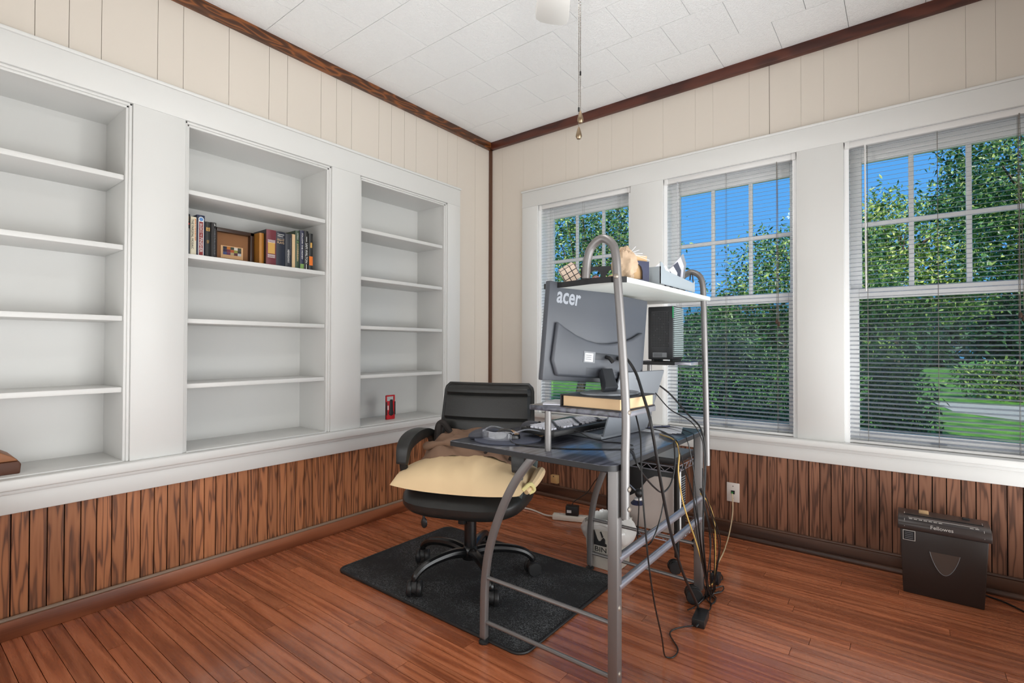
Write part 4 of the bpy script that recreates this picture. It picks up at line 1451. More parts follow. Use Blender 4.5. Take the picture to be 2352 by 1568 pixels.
m1 = mouse('computer_mouse', 'black mouse with champagne stripe sitting on the mouse pad', (1.437, -1.590, DT + .0065), math.radians(-50), (.10, .06, .036), 'black_gloss', 'champagne')
mouse('computer_mouse', 'dark rounded mouse beside the keyboard', (1.425, -1.40, DT + .002), math.radians(-60), (.115, .075, .048), 'gel_grey', 'black_plastic')
tag(MB().prism([(1.36, -1.46), (1.49, -1.49), (1.50, -1.34), (1.37, -1.31)], DT, DT + .0015).build('small_pad', 'cardboard', smooth=False), 'thin tan mat under the dark rounded mouse', 'mat')

# clear safety glasses on the mouse pad
GM = Matrix.Translation((1.445, -1.640, DT + .008)) @ Matrix.Rotation(math.radians(10), 4, 'Z')
sg = thing('safety_glasses', 'clear plastic safety glasses lying around the striped mouse', 'glasses', (1.43, -1.62, DT + .007))


def gfn(u, v):
    a = math.radians(200 + 140 * u)
    return GM @ Vector((.068 * math.cos(a) - .02, .045 * math.sin(a) + .02, .032 * v * (1 - .35 * abs(2 * u - 1) ** 4)))


MB().grid(gfn, 24, 6).build('lens', 'clear_plastic', sg)
for k, a in enumerate((200, 340)):
    s0 = Vector((.068 * math.cos(math.radians(a)) - .02, .045 * math.sin(math.radians(a)) + .02, .026))
    MB().tube([GM @ p for p in catmull([s0, s0 + Vector((.01 + .03 * k, .05, .012)), s0 + Vector((.035 + .05 * k, .10, -.002)), s0 + Vector((.045 + .06 * k, .125, -.022))], 5)], .003, 6).build('temple', 'clear_plastic', sg)
MB().tube([GM @ p for p in catmull([(-.083, .006, .03), (-.05, -.022, .033), (-.02, -.026, .03), (.012, -.022, .033), (.043, .006, .03)], 5)], .0018, 6).build('brow_rim', 'clear_plastic', sg)

pr = thing('paper_stack', 'white papers with a pen at the far end of the desk', 'papers', (1.80, -.95, DT))
for k in range(4):
    M_ = Matrix.Translation((1.80 + .01 * k, -.985, DT + .0015 * k)) @ Matrix.Rotation(.1 * k, 4, 'Z')
    MB().box(-.07, .07, -.09, .09, .0002, .0014, M_).build('sheet', 'paper_white', pr, smooth=False)
MB().tube([(1.77, -1.03, DT + .011), (1.83, -.93, DT + .011)], .004, 8).build('pen', 'navy', pr)

# ------------------------------------------------------------------ black perforated box on the side shelf
ns_ = thing('storage_box', 'black perforated computer box with ribbed side on the small upper shelf', 'computer', (1.82, -.97, 1.036))
a, b_, c, d, z0, z1 = 1.768, 1.882, -1.022, -.90, 1.044, 1.272
B(a, b_ - .004, c, d, z0, z1).build('case', 'nas_black', ns_, bevel=.004)
for q in (a + .012, b_ - .02):
    B(q, q + .012, c + .01, d - .01, 1.036, z0).build('foot', 'black_plastic', ns_, smooth=False)
hm = MB().lathe([(.0021, 0), (.0021, .0006)], (0, 0, 0), 6, 'y').mesh('vent_hole')
vp = B(a + .016, b_ - .022, c - .0006, c + .001, z0 + .05, z1 - .02).build('vent_panel', 'nas_black', ns_, smooth=False)
for i in range(11):
    for j in range(22):
        if (i * j) % 13 == 7:
            continue
        o = link('vent_hole', hm, 'nas_hole', vp)
        o.location = (a + .020 + i * .0072, c - .0010, z0 + .056 + j * .0069)
for k in range(26):
    z = z0 + .012 + k * .0082
    B(b_ - .004, b_ + .001, c + .004, d - .004, z, z + .0052).build('rib', 'nas_rib', ns_, smooth=False)
B(b_ - .005, b_ - .0015, c - .0012, c + .002, z1 - .05, z1 - .002).build('status_light', 'led_green', ns_, smooth=False)
lb = B(a + .022, b_ - .03, c - .001, c + .001, z0 + .010, z0 + .030).build('label_plate', 'label_grey', ns_, smooth=False)
for k in range(3):
    B(a + .026, b_ - .05, c - .0014, c, z0 + .0135 + k * .005, z0 + .0155 + k * .005).build('print_line', 'nas_black', lb, smooth=False)

# ------------------------------------------------------------------ things on the top shelf
TZ = 1.317
cu = thing('puzzle_cube', 'small twisting puzzle cube with pale stickers at the end of the top shelf', 'puzzle cube', (1.70, -1.55, TZ))
CM = Matrix.Translation((1.695, -1.555, TZ + .046)) @ Matrix.Rotation(.15, 4, 'Z') @ Matrix.Rotation(.5, 4, 'X') @ Matrix.Rotation(-.35, 4, 'Y') @ Matrix.Rotation(.55, 4, 'Z')
MB().box(-.0285, .0285, -.0285, .0285, -.0285, .0285, CM).build('core', 'print_black', cu, bevel=.002)
for n_, c_ in (('st_white', rgb(232, 208, 190)), ('st_pink', rgb(176, 120, 116)), ('st_grey', rgb(120, 112, 116)), ('st_green', rgb(80, 110, 90))):
    plain(n_, c_, .4)
sm = B(-.008, .008, -.008, .008, -.0006, .0006).mesh('sticker', bevel=.0)
import itertools
for fi, (ax, sg_) in enumerate(((2, 1), (1, -1), (0, 1), (0, -1), (1, 1))):
    for i, j in itertools.product((-1, 0, 1), repeat=2):
        p = [0, 0, 0]
        p[ax] = sg_ * .0288
        p[(ax + 1) % 3] = i * .0188
        p[(ax + 2) % 3] = j * .0188
        rot = Matrix.Identity(4) if ax == 2 else (Matrix.Rotation(PI / 2, 4, 'X') if ax == 1 else Matrix.Rotation(PI / 2, 4, 'Y'))
        mt = 'st_white' if fi in (0, 1) else random.choice(['st_white', 'st_pink', 'st_grey', 'st_pink'])
        me2 = bpy.data.meshes.get('sticker_' + mt)
        if me2 is None:
            me2 = sm.copy()
            me2.name = 'sticker_' + mt
        o = link('sticker', me2, mt, cu)
        o.matrix_basis = CM @ Matrix.Translation(p) @ rot


def arch_panel(mb, w_, h_, holes, z0, M, th):
    """flat panel of width w_ and height h_ with arched openings [(cx, half, zb, zt)]"""
    edges = sorted(holes)
    xs_ = [-w_ / 2]
    for (c_, hf, zb, zt) in edges:
        mb.box(xs_[-1], c_ - hf, 0, th, 0, h_, M)
        mb.box(c_ - hf, c_ + hf, 0, th, 0, zb, M)
        n__ = 8
        for i in range(n__):
            t0, t1 = -1 + 2 * i / n__, -1 + 2 * (i + 1) / n__
            f_ = lambda t_: zt - hf + hf * math.sqrt(max(0, 1 - t_ * t_))
            mb.prism([(c_ + hf * t0, f_(t0)), (c_ + hf * t1, f_(t1)), (c_ + hf * t1, h_), (c_ + hf * t0, h_)], 0, th, M, 'y')
        xs_.append(c_ + hf)
    mb.box(xs_[-1], w_ / 2, 0, th, 0, h_, M)
    return mb


og = thing('desk_organizer', 'dark grey organizer with arched openings behind the near desk arch', 'organizer', (1.80, -1.50, TZ))
M1 = Matrix.Translation((1.80, -1.50, TZ)) @ Matrix.Rotation(.35, 4, 'Z')
arch_panel(MB(), .16, .07, [(-.028, .022, .014, .056), (.032, .022, .014, .056)], 0, M1, .004).build('front_panel', 'monitor_dark', og, smooth=False)
MB().box(-.08, .08, .075, .079, 0, .04, M1).build('rear_panel', 'monitor_dark', og, smooth=False)
MB().box(-.08, .08, 0, .079, 0, .004, M1).build('base', 'monitor_dark', og, smooth=False)
for q in (-.08, .076):
    MB().box(q, q + .004, 0, .079, 0, .055, M1).build('side_panel', 'monitor_dark', og, smooth=False)
for k, (dx, c_) in enumerate(((-.03, 'st_pink'), (.025, 'paper_cream'), (.045, 'st_pink'))):
    MB().ell(M1 @ Vector((dx, .035, .022)), (.02, .018, .02), 12, 8).build('trinket', c_, og)

tb = thing('tan_bundle', 'crumpled tan paper bundle on the top shelf', 'bundle', (1.893, -1.55, TZ))


def tbf(u, v):
    a, b_ = 2 * PI * u, PI * (v - .5)
    d = Vector((math.cos(b_) * math.cos(a), math.cos(b_) * math.sin(a), math.sin(b_)))
    k = 1 + .35 * noise.noise(d * 1.6 + Vector((4, 0, 0))) + .22 * abs(noise.noise(d * 4.5)) + .06 * noise.noise(d * 11)
    p = Vector((.036 * d.x * k, .040 * d.y * k, .056 * d.z * k + .055))
    p.z = max(.0, p.z)
    return p + Vector((1.905, -1.545, TZ))


MB().grid(tbf, 40, 26).build('wrap', 'bundle_tan', tb, merge=True)
for k in range(5):
    a = .5 * k
    MB().tube([(1.915, -1.525, TZ + .10), (1.925 + .01 * k, -1.50 + .006 * k, TZ + .125 - .012 * k)], .0008, 4).build('stray_fibre', 'paper_white', tb)

oc = thing('letter_holder', 'navy letter holder with one arched window on the top shelf', 'organizer', (1.90, -1.40, TZ))
M2 = Matrix.Translation((1.89, -1.418, TZ)) @ Matrix.Rotation(1.1, 4, 'Z')
arch_panel(MB(), .118, .092, [(.004, .026, .026, .08)], 0, M2, .004).build('front_panel', 'navy', oc, smooth=False)
MB().box(-.059, .059, .012, .016, 0, .115, M2).build('card', 'cardboard', oc, smooth=False)
MB().box(-.059, .059, .05, .054, 0, .092, M2).build('rear_panel', 'navy', oc, smooth=False)
MB().box(-.059, .059, 0, .054, 0, .004, M2).build('base', 'navy', oc, smooth=False)

ty = thing('letter_tray', 'pale grey letter tray along the back of the top shelf', 'tray', (1.90, -1.15, TZ))
TX0, TX1, TY0, TY1 = 1.80, 1.952, -1.345, -.965
MB().box(TX0, TX1, TY0, TY1, TZ, TZ + .004).build('base', 'navy', ty, smooth=False)
MB().prism([(TY0, .012), (TY0, .092), (TY0 + .02, .09), (TY0 + .05, .066), (TY1 - .02, .050), (TY1, .062), (TY1, .012)], TX1 - .003, TX1, Matrix.Translation((0, 0, TZ)), 'x').build('side_wall', 'tray_grey', ty, smooth=False)
MB().prism([(TY0, .004), (TY0, .09), (TY1, .06), (TY1, .004)], TX0, TX0 + .003, Matrix.Translation((0, 0, TZ)), 'x').build('side_wall', 'tray_grey', ty, smooth=False)
B(TX0, TX1, TY0, TY0 + .003, TZ, TZ + .075).build('end_wall', 'tray_grey', ty, smooth=False)
for k, (yy, h_, t_, mt) in enumerate(((-1.25, .105, .05, 'paper_white'), (-1.225, .075, -.1, 'navy'), (-1.19, .10, .0, 'paper_white'), (-1.16, .085, .1, 'navy'), (-1.12, .11, .12, 'paper_white'), (-1.085, .14, .22, 'pad_blue'), (-1.065, .165, .26, 'key_light'), (-1.045, .19, .30, 'logo_grey'), (-1.02, .08, .5, 'navy'))):
    M_ = Matrix.Translation((1.875, yy, TZ + .005)) @ Matrix.Rotation(-t_, 4, 'X') @ Matrix.Rotation(.5 + .12 * (k % 3 - 1), 4, 'Z')
    pol = [(-.045, 0), (.05, 0), (.052, h_ * .75), (.035, h_), (-.02, h_ * .55), (-.045, h_ * .35)]
    o = MB().prism(pol, -.001, .001, M_, 'y').build('envelope', mt, smooth=False)
    tag(o, 'envelope standing in the letter tray, %s' % ['first from the near end', 'short navy one near the near end', 'third from the near end', 'navy one in the middle', 'white one just past the middle', 'blue one of the tall group', 'pale one of the tall group', 'tallest one at the far end', 'navy one leaning at the far end'][k], 'envelope', 'envelopes in the letter tray')
MB().tube(catmull([(1.95, -1.02, TZ + .06), (1.95, -1.01, TZ + .085), (1.95, -.99, TZ + .085), (1.95, -.98, TZ + .055)], 5), .0025, 6).build('wire_loop', 'cable_black', ty)

# ------------------------------------------------------------------ wire cart with computer tower
ct = thing('wire_cart', 'black wire cart on castors under the desk', 'cart', (1.58, -.51, 0))
CX = (1.405, 1.772)
CY = (-.68, -.33)
for x in CX:
    for y in CY:
        MB().tube([(x, y, .075), (x, y, .53)], .0125, 12).build('post', 'wire_black', ct)
        cb = MB().prism([(.028 * math.cos(math.radians(q)), .030 + .034 * math.sin(math.radians(q))) for q in range(-10, 200, 15)], -.009, .009, Matrix.Translation((x - .008, y - .01, 0)) @ Matrix.Rotation(.6, 4, 'Z'), 'y').build('castor', 'black_plastic', ct, bevel=.003)
        for sgn in (-1, 1):
            wv = MB().lathe([(.008, -.007), (.028, -.007), (.031, -.003), (.031, .003), (.028, .007), (.008, .007)], (0, 0, 0), 18, 'y')
            M2 = Matrix.Translation((x - .008, y - .01, .031)) @ Matrix.Rotation(.6, 4, 'Z')
            wv.v = [tuple(M2 @ (Vector(p) + Vector((0, sgn * .017, 0)))) for p in wv.v]
            wv.build('wheel', 'black_plastic', cb)
for z in (.155, .497):
    sh = MB()
    for dz in (-.014, .014):
        sh.tube([(CX[0], CY[0], z + dz), (CX[1], CY[0], z + dz), (CX[1], CY[1], z + dz), (CX[0], CY[1], z + dz)], .0032, 6, closed=True)
    s_o = sh.build('shelf_frame', 'metal_light', ct)
    zz = MB()
    for (p0, p1) in (((CX[0], CY[0]), (CX[1], CY[0])), ((CX[1], CY[0]), (CX[1], CY[1])), ((CX[0], CY[1]), (CX[1], CY[1])), ((CX[0], CY[0]), (CX[0], CY[1]))):
        n_ = 12
        zz.tube([(p0[0] + (p1[0] - p0[0]) * i / n_, p0[1] + (p1[1] - p0[1]) * i / n_, z + (.013 if i % 2 else -.013)) for i in range(n_ + 1)], .0022, 5)
    zz.build('truss_wire', 'metal_light', s_o)
    for k in range(11):
        x = CX[0] + .02 + k * (CX[1] - CX[0] - .04) / 10
        MB().tube([(x, CY[0], z + .014), (x, CY[1], z + .014)], .002, 5).build('deck_wire', 'chain_metal', s_o)

tw = thing('computer_tower', 'beige and black desktop computer tower on the lower shelf of the wire cart', 'computer', (1.6, -.56, .171))
a, b_, c, d, z0, z1 = 1.432, 1.752, -.662, -.50, .1725, .478
B(a, b_, c + .006, d, z0, z1).build('case', 'black_plastic', tw, bevel=.004)
pan = [(1.455, z0 + .002)]
pan += [(1.455, .30), (1.50, .315), (1.55, .345), (1.585, .385), (1.615, .425), (1.65, .445), (1.70, .45), (1.748, .45), (1.748, z0 + .002)]
MB().prism(pan, c + .001, c + .0065, None, 'y').build('side_panel', 'tower_beige', tw, bevel=.0015)
B(b_ - .001, b_ + .004, c + .004, -.575, z0, z1 - .01).build('rear_edge', 'tower_white', tw, bevel=.001)
for k in range(12):
    B(b_ + .0002, b_ + .003, -.57, -.51, .30 + k * .012, .305 + k * .012).build('vent', 'label_grey', tw, smooth=False)
fb = thing('flat_box', 'flat black equipment box on the top shelf of the wire cart', 'electronics', (1.59, -.5, .514))
B(1.43, 1.75, -.655, -.36, .5135, .545).build('body', 'black_plastic', fb, bevel=.003)
B(1.432, 1.748, -.653, -.362, .5445, .5458).build('top_plate', 'slab_top', fb, smooth=False)

gd = thing('webcam', 'small black device with a pale ring dangling from a cable under the desk', 'device', (1.67, -.90, .37))
MB().ell((1.672, -.90, .418), (.018, .018, .022), 14, 10).build('head', 'black_plastic', gd)
MB().lathe([(.010, .398), (.017, .394), (.019, .388), (.013, .384)], (1.668, -.90, 0), 14).build('ring', 'tower_white', gd)
MB().lathe([(.014, .386), (.030, .372), (.029, .366), (.01, .364)], (1.664, -.90, 0), 16).build('lens_hood', 'navy', gd)
MB().tube([(1.655, -.90, .428), (1.622, -.90, .452)], .0032, 6).build('stem', 'metal_light', gd)

# ------------------------------------------------------------------ waste bin with bag
bn = thing('waste_bin', 'pale waste bin lettered BIN with a white plastic bag liner', 'bin', (1.465, -.80, 0))
x0, x1, y0, y1 = 1.375, 1.555, -.882, -.715
k_ = MB()
k_.v = [(x0 + .012, y0 + .01, .002), (x1 - .012, y0 + .01, .002), (x1 - .012, y1 - .01, .002), (x0 + .012, y1 - .01, .002), (x0, y0, .235), (x1, y0, .235), (x1, y1, .235), (x0, y1, .235)]
k_.f = [(0, 3, 2, 1), (0, 1, 5, 4), (1, 2, 6, 5), (2, 3, 7, 6), (3, 0, 4, 7)]
k_.build('bucket', 'bin_clear', bn, smooth=False)


def bag(u, v):
    a = 2 * PI * u
    cx_, cy_ = (x0 + x1) / 2, (y0 + y1) / 2
    sx_ = math.copysign(abs(math.cos(a)) ** .6, math.cos(a))
    sy_ = math.copysign(abs(math.sin(a)) ** .6, math.sin(a))
    n1 = noise.noise(Vector((math.cos(a) * 3, math.sin(a) * 3, v * 3)))
    n2_ = noise.noise(Vector((math.cos(a) * 8, math.sin(a) * 8, v * 6)))
    # from inside, over the rim, down outside
    if v < .35:
        t_ = v / .35
        r = .93
        z = .12 + .125 * t_
    else:
        t_ = (v - .35) / .65
        side = abs(math.cos(a)) ** 2
        r = .96 + (.14 + .34 * side) * math.sin(PI * min(1, t_ * .85)) + .10 * n1 * t_
        z = .247 - (.05 + .075 * side + .02 * n1) * t_ + .012 * n2_ * (1 - t_)
    r += .05 * n2_ * (v > .3)
    return Vector((cx_ + (x1 - x0) / 2 * sx_ * r, cy_ + (y1 - y0) / 2 * sy_ * r, z))


MB().grid(bag, 72, 22).build('bag_liner', 'bag_film', bn)
nm = Vector((0, -1, -.04))
text('lettering', 'BIN', (1.462, y0 + .0046, .098), (1, 0, 0), (0, -.04, 1), .062, .024, 'print_black', bn, depth=.001)
ib = MB()
for poly in ([(1.428, .118), (1.495, .118), (1.495, .13), (1.487, .132), (1.487, .152), (1.478, .16), (1.470, .15), (1.463, .14), (1.452, .138), (1.444, .15), (1.437, .168), (1.428, .19)], [(1.460, .185), (1.466, .188), (1.478, .163), (1.472, .158)]):
    ib.prism(poly, y0 - .0005, y0 + .004, None, 'y')
ib.build('pictogram', 'print_black', bn, smooth=False)
MB().lathe([(.006, -.001), (.006, .001)], (1.512, y0 + .0015, .175), 12, 'y').build('pictogram_dot', 'label_grey', bn)

# ------------------------------------------------------------------ power strip, wall plates
ps = thing('power_strip', 'white power strip on the floor beside the bin', 'power strip', (.98, -.37, 0))
PM_ = Matrix.Translation((1.02, -.345, 0)) @ Matrix.Rotation(.38, 4, 'Z')
MB().box(-.16, .16, -.026, .026, .002, .036, PM_).build('body', 'strip_white', ps, bevel=.006)
for k in range(4):
    o_ = MB().box(-.13 + k * .07, -.10 + k * .07, -.016, .016, .0355, .0372, PM_).build('socket', 'plate_cream', ps, smooth=False)
    MB().box(-.120 + k * .07, -.118 + k * .07, -.008, .004, .0368, .0376, PM_).box(-.112 + k * .07, -.110 + k * .07, -.008, .004, .0368, .0376, PM_).build('slots', 'print_black', o_, smooth=False)
ad = thing('power_adapter', 'black power adapter plugged into the white power strip', 'adapter', (1.0, -.36, .038))
MB().box(-.075, .005, -.024, .026, .038, .095, PM_).build('body', 'black_plastic', ad, bevel=.004)
MB().box(-.066, -.038, -.0252, -.023, .055, .072, PM_).build('label_plate', 'label_white', ad, smooth=False)

wj = thing('wall_plate', 'cream network wall plate on the dark panelling', 'wall plate', (1.856, .006, .2))
B(1.821, 1.891, .005, .012, .196, .306).build('plate', 'plate_cream', wj, bevel=.002)
B(1.846, 1.866, .002, .007, .242, .262).build('jack', 'print_black', wj, smooth=False)
B(1.848, 1.858, .0, .004, .244, .254).build('plug', 'jack_green', wj, smooth=False)
for z in (.217, .287):
    MB().lathe([(.0035, .0045), (.0035, .0055)], (1.856, .0, z), 8, 'y').build('screw', 'bolt', wj)
pb = thing('phone_box', 'small tan telephone box on the panelling above the baseboard', 'wall box', (.626, .0, .1))
B(.597, .655, -.018, .012, .103, .162).build('cover', 'tan_plastic', pb, bevel=.003)
B(.620, .628, -.0195, -.0175, .150, .157).build('screw_slot', 'print_black', pb, smooth=False)

# ------------------------------------------------------------------ paper shredder
sd = thing('paper_shredder', 'dark brown-black paper shredder standing against the panelling', 'shredder', (2.78, -.16, 0))
bd_ = MB()
bd_.v = [(2.642, -.236, 0), (2.912, -.236, 0), (2.905, -.09, 0), (2.65, -.09, 0), (2.632, -.246, .285), (2.926, -.246, .285), (2.918, -.075, .285), (2.64, -.075, .285)]
bd_.f = [(0, 3, 2, 1), (4, 5, 6, 7), (0, 1, 5, 4), (1, 2, 6, 5), (2, 3, 7, 6), (3, 0, 4, 7)]
bd_.build('waste_box', 'shredder', sd, bevel=.004)
hp = [(-.249, .285), (-.254, .295), (-.253, .312), (-.243, .326), (-.22, .334), (-.16, .340), (-.10, .341), (-.076, .335), (-.070, .285)]
hd = MB().prism(hp, 2.624, 2.936, None, 'x').build('shredder_head', 'shredder_top', sd, bevel=.003)
B(2.645, 2.915, -.19, -.184, .334, .3395).build('paper_slot', 'nas_hole', hd, smooth=False)
MB().tube([(2.662, -.222, .3345), (2.895, -.222, .3345)], .001, 5).build('print_rule', 'silver_print', hd)
for k in range(7):
    B(2.664 + k * .017, 2.676 + k * .017, -.232, -.226, .3295, .3318).build('pictogram', 'silver_print', hd, smooth=False)
for k in range(2):
    B(2.868 + k * .017, 2.880 + k * .017, -.232, -.226, .3295, .3318).build('pictogram', 'silver_print', hd, smooth=False)
text('lettering', 'Fellowes', (2.776, -.2535, .313), (1, 0, 0), (0, .35, 1), .075, .015, 'silver_print', hd)
B(2.70, 2.735, -.15, -.125, .339, .352).build('tape_tab', 'cardboard', hd, bevel=.002)
B(2.85, 2.875, -.14, -.12, .339, .347).build('switch', 'black_plastic', hd, bevel=.002)
for x in (2.648, 2.912):
    MB().tube([(x, -.254, .30), (x, -.243, .3275), (x, -.16, .341)], .0008, 4).build('seam', 'silver_print', hd)
shd = [(2.735, .205), (2.835, .205)] + [(2.785 + .05 * math.cos(math.radians(q)) * (1 - .25 * abs(math.sin(math.radians(q)))), .205 - .092 * abs(math.sin(math.radians(q))) ** 1.1) for q in range(10, 180, 10)]
MB().prism(shd, -.2465, -.2405, None, 'y').build('window', 'shredder_window', sd, smooth=False)
edge = [(p, -.2468, q) for p, q in [shd[1]] + shd[2:] + [shd[0]]]
MB().tube(edge, .0012, 5).build('window_rim', 'label_grey', sd)
sk = B(2.642, 2.686, -.2472, -.244, .238, .282).build('sticker', 'silver_print', sd, smooth=False)
B(2.6445, 2.6835, -.2478, -.2465, .2405, .2795).build('sticker_face', 'print_black', sk, smooth=False)
for k in range(4):
    B(2.650, 2.678, -.2482, -.2474, .247 + k * .008, .249 + k * .008).build('print_line', 'label_grey', sk, smooth=False)

# ------------------------------------------------------------------ cables
pk = thing('power_brick', 'black power brick on the floor behind the desk', 'power brick', (2.0, -1.06, 0))
BM = Matrix.Translation((2.004, -1.062, 0)) @ Matrix.Rotation(.12, 4, 'Z')
MB().box(-.024, .024, -.052, .052, .001, .034, BM).build('body', 'black_plastic', pk, bevel=.003)
MB().tube([BM @ Vector((0, -.05, .016)), BM @ Vector((-.006, -.066, .012))], .005, 8).build('strain_relief', 'black_plastic', pk)
MB().tube([BM @ Vector((0, .05, .016)), BM @ Vector((.004, .064, .014))], .006, 8).build('socket_plug', 'black_plastic', pk)
tb2 = thing('plug_adapter', 'black plug block in the cable tangle on the floor', 'adapter', (1.955, -.68, 0))
MB().box(1.935, 1.972, -.70, -.655, .001, .05).build('body', 'black_plastic', tb2, bevel=.004)
MB().box(1.945, 1.962, -.705, -.70, .02, .035).build('plug_face', 'monitor_dark', tb2, smooth=False)

CB = 'cables behind the desk'
cable('monitor_cable', 'thick black monitor cable hanging from the monitor down past the desk edge', [(1.83, -1.405, 1.065), (1.865, -1.425, 1.045), (1.90, -1.438, 1.0), (1.965, -1.53, .935), (2.012, -1.585, .865), (2.02, -1.557, .757), (2.02, -1.502, .619), (2.02, -1.431, .47), (2.02, -1.32, .30), (2.015, -1.16, .13), (1.985, -1.03, .04), (1.955, -.93, .008), (1.965, -.82, .006)], .0052, 'cable_black', CB, 8)
cable('adapter_cable', 'thin black cable looping on the floor to the power brick', [(1.90, -1.47, .905), (1.94, -1.53, .864), (1.985, -1.60, .815), (2.005, -1.64, .77), (2.02, -1.669, .69), (2.03, -1.67, .569), (2.03, -1.64, .43), (2.02, -1.57, .28), (2.0, -1.46, .12), (1.985, -1.40, .03), (1.985, -1.375, .005), (2.003, -1.359, .004), (1.998, -1.301, .004), (1.94, -1.225, .004), (1.95, -1.172, .006), (1.996, -1.128, .012)], .0026, 'cable_black', CB)
cable('loop_cable', 'black cable hanging in a shallow loop below the desk edge', [(1.863, -1.438, DT + .004), (1.93, -1.53, DT + .005), (1.975, -1.615, .738), (1.99, -1.60, .698), (1.995, -1.515, .635), (1.995, -1.434, .599), (1.995, -1.356, .616), (1.988, -1.30, .677), (1.97, -1.26, .739), (1.93, -1.16, DT + .005), (1.80, -1.02, DT + .005)], .003, 'cable_black', CB)
cable('desk_cable', 'black cable crossing the desk end, nearest to the camera', [(1.762, -1.038, DT + .01), (1.85, -1.06, DT + .006), (1.965, -1.22, DT + .004), (1.985, -1.24, .705), (1.99, -1.206, .64), (1.995, -1.132, .53), (2.0, -1.08, .40), (2.0, -1.03, .25), (1.99, -.93, .10), (1.97, -.84, .012), (1.99, -.76, .006)], .0024, 'cable_black', CB)
cable('desk_cable', 'black cable crossing the desk end, second from the camera', [(1.79, -1.0, DT + .012), (1.83, -.96, DT + .006), (1.92, -1.03, DT + .004), (1.972, -1.13, DT + .002), (1.988, -1.13, .68), (2.0, -1.12, .584), (2.008, -1.10, .415), (2.0, -1.0, .2), (1.985, -.86, .03), (1.97, -.77, .006)], .0024, 'cable_black', CB)
cable('desk_cable', 'black cable crossing the desk end, closest to the window', [(1.80, -.95, DT + .012), (1.85, -.92, DT + .006), (1.945, -1.0, DT + .004), (1.978, -1.06, DT), (1.99, -1.09, .66), (2.0, -1.13, .56), (2.01, -1.15, .45), (2.015, -1.09, .27), (1.995, -.92, .06), (1.985, -.82, .008), (2.0, -.84, .006), (2.0, -.91, .006)], .0024, 'cable_black', CB)
cable('rear_cable', 'thick black cable from behind the laptop down beside the far post', [(1.82, -1.06, .945), (1.86, -1.001, .895), (1.93, -.988, .815), (1.985, -1.0, .765), (2.0, -.99, .683), (2.0, -.985, .574), (2.01, -1.04, .457), (2.015, -1.06, .32), (1.995, -.95, .12), (1.96, -.85, .012), (1.95, -.74, .006)], .0036, 'cable_black', CB)
cable('rear_cable', 'thin black cable from behind the laptop twisting down the far post', [(1.82, -1.07, .905), (1.87, -1.028, .834), (1.96, -1.04, .792), (1.998, -1.02, .721), (2.008, -1.02, .618), (2.018, -1.06, .476), (2.02, -.98, .314), (2.015, -1.0, .19), (1.98, -.93, .05), (1.95, -.97, .008), (1.935, -1.01, .006)], .0024, 'cable_black', CB)
cable('network_cable', 'yellow network cable hanging off the far end of the desk', [(1.86, -1.12, DT + .004), (1.955, -1.215, DT + .004), (1.98, -1.235, .70), (1.988, -1.265, .635), (1.99, -1.235, .537), (1.99, -1.177, .449), (1.995, -1.10, .34), (1.995, -1.0, .2), (1.97, -.85, .06), (1.95, -.71, .01)], .0028, 'cable_yellow', CB)
cable('network_cable', 'yellow network cable bowing out beside the far desk post', [(1.985, -1.0, .495), (2.0, -.945, .445), (2.006, -.885, .36), (2.004, -.86, .25), (1.99, -.82, .12), (1.955, -.72, .012)], .0028, 'cable_yellow', CB)
cable('network_cable', 'cream network cable running from the wall plate to the floor', [(1.853, -.004, .246), (1.862, -.025, .215), (1.866, -.045, .14), (1.862, -.09, .05), (1.87, -.2, .006), (1.889, -.343, .004), (1.90, -.47, .004)], .0032, 'cable_cream')
cable('tangle_cable', 'coiled black cable loop in the tangle behind the desk', [(1.91, -.73, .006), (1.95, -.77, .006), (1.99, -.70, .006), (2.0, -.76, .006), (1.955, -.81, .008), (1.915, -.73, .03), (1.93, -.67, .05), (1.95, -.63, .006)], .0026, 'cable_black', CB)
cable('tangle_cable', 'black cable ring lying near the power brick', [(1.965, -.82, .005), (2.0, -.85, .005), (2.0, -.89, .005), (1.97, -.87, .01), (1.955, -.78, .02), (1.94, -.58, .006), (1.97, -.63, .006), (1.94, -.70, .012)], .0026, 'cable_black', CB)
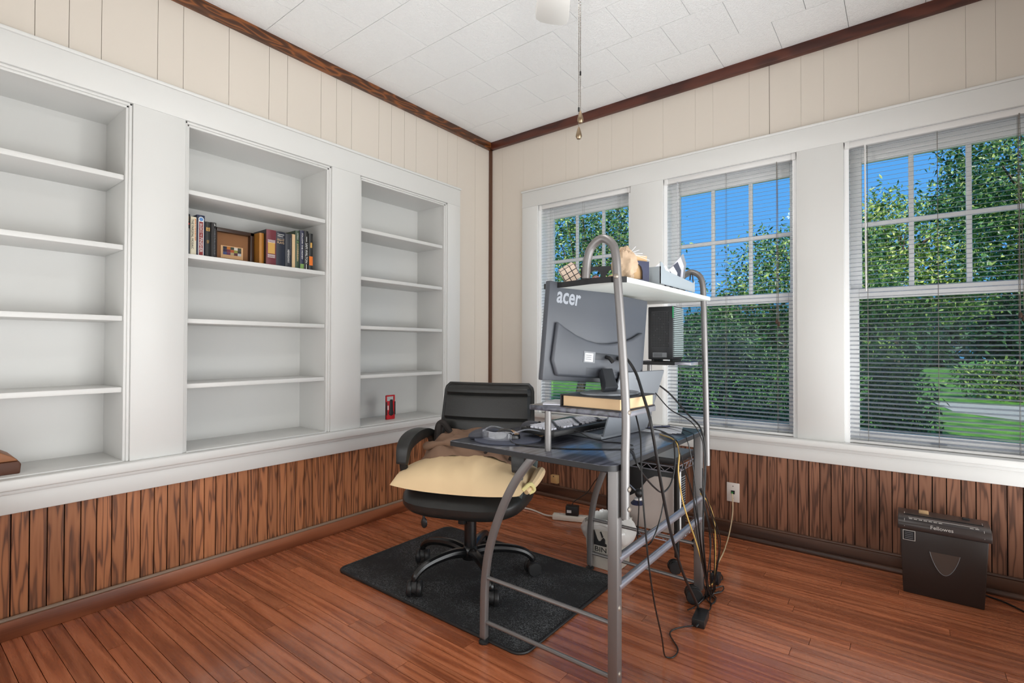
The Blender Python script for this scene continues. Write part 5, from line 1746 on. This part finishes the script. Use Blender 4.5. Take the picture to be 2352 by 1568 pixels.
cable('brick_lead', 'black lead rising from the power brick along the far post', [(2.012, -1.0, .016), (2.005, -.93, .006), (1.985, -.875, .006), (1.98, -.84, .03), (2.0, -.92, .14), (2.018, -.98, .26), (2.015, -.99, .36), (2.005, -1.03, .49), (1.995, -1.0, .6)], .0026, 'cable_black', CB)
for k, (dx, dy, bow) in enumerate(((.0, .0, .03), (.012, .02, .06), (.02, -.015, .045))):
    cable('drop_cable', ['slack black cable in the bundle, closest to the post', 'slack black cable in the bundle, bowing outermost', 'slack black cable in the bundle, between its neighbours'][k], [(1.99, -1.01 + dy, .52), (2.0 + dx, -.97 + dy + bow * .3, .40), (2.01 + dx, -.93 + dy + bow, .26), (1.995, -.88 + bow, .1), (1.975, -.80 + .02 * k, .008), (1.955, -.72, .006)], .0021, 'cable_black', CB)
cord(m1, [(1.473, -1.622, DT + .012), (1.515, -1.655, DT + .006), (1.563, -1.65, DT + .0025), (1.629, -1.635, DT + .0025), (1.72, -1.60, DT + .0025), (1.82, -1.53, DT + .0025), (1.90, -1.46, DT + .0025)], .0022, 'cable_black')
cord(kb, [(1.634, -1.42, DT + .032), (1.665, -1.425, DT + .03), (1.70, -1.41, DT + .012), (1.75, -1.40, DT + .0025), (1.81, -1.385, DT + .0025), (1.87, -1.40, DT + .0025)], .002, 'cable_black')
cord(ad, [(.985, -.362, .095), (1.0, -.35, .125), (1.065, -.31, .18), (1.122, -.31, .262), (1.19, -.33, .331), (1.25, -.32, .40), (1.35, -.32, .46)], .0026, 'cable_black')
cord(gd, [(1.672, -.90, .432), (1.685, -.93, .36), (1.71, -1.0, .27), (1.78, -1.15, .27), (1.88, -1.35, .36), (1.975, -1.49, .44), (1.985, -1.44, .50), (1.995, -1.42, .58)], .0026, 'cable_black')
cord(ps, [(.874, -.405, .018), (.80, -.39, .007), (.667, -.357, .006), (.55, -.37, .006), (.40, -.42, .006), (.25, -.36, .006)], .0055, 'cable_white', seg=8)
cord(sd, [(2.88, -.085, .03), (2.93, -.07, .006), (2.985, -.10, .005), (3.03, -.15, .005), (3.08, -.2, .005), (3.2, -.25, .005)], .0035, 'cable_black')

# ------------------------------------------------------------------ tidy
for o in bpy.data.objects:
    if '_w' in o.keys():
        del o['_w']
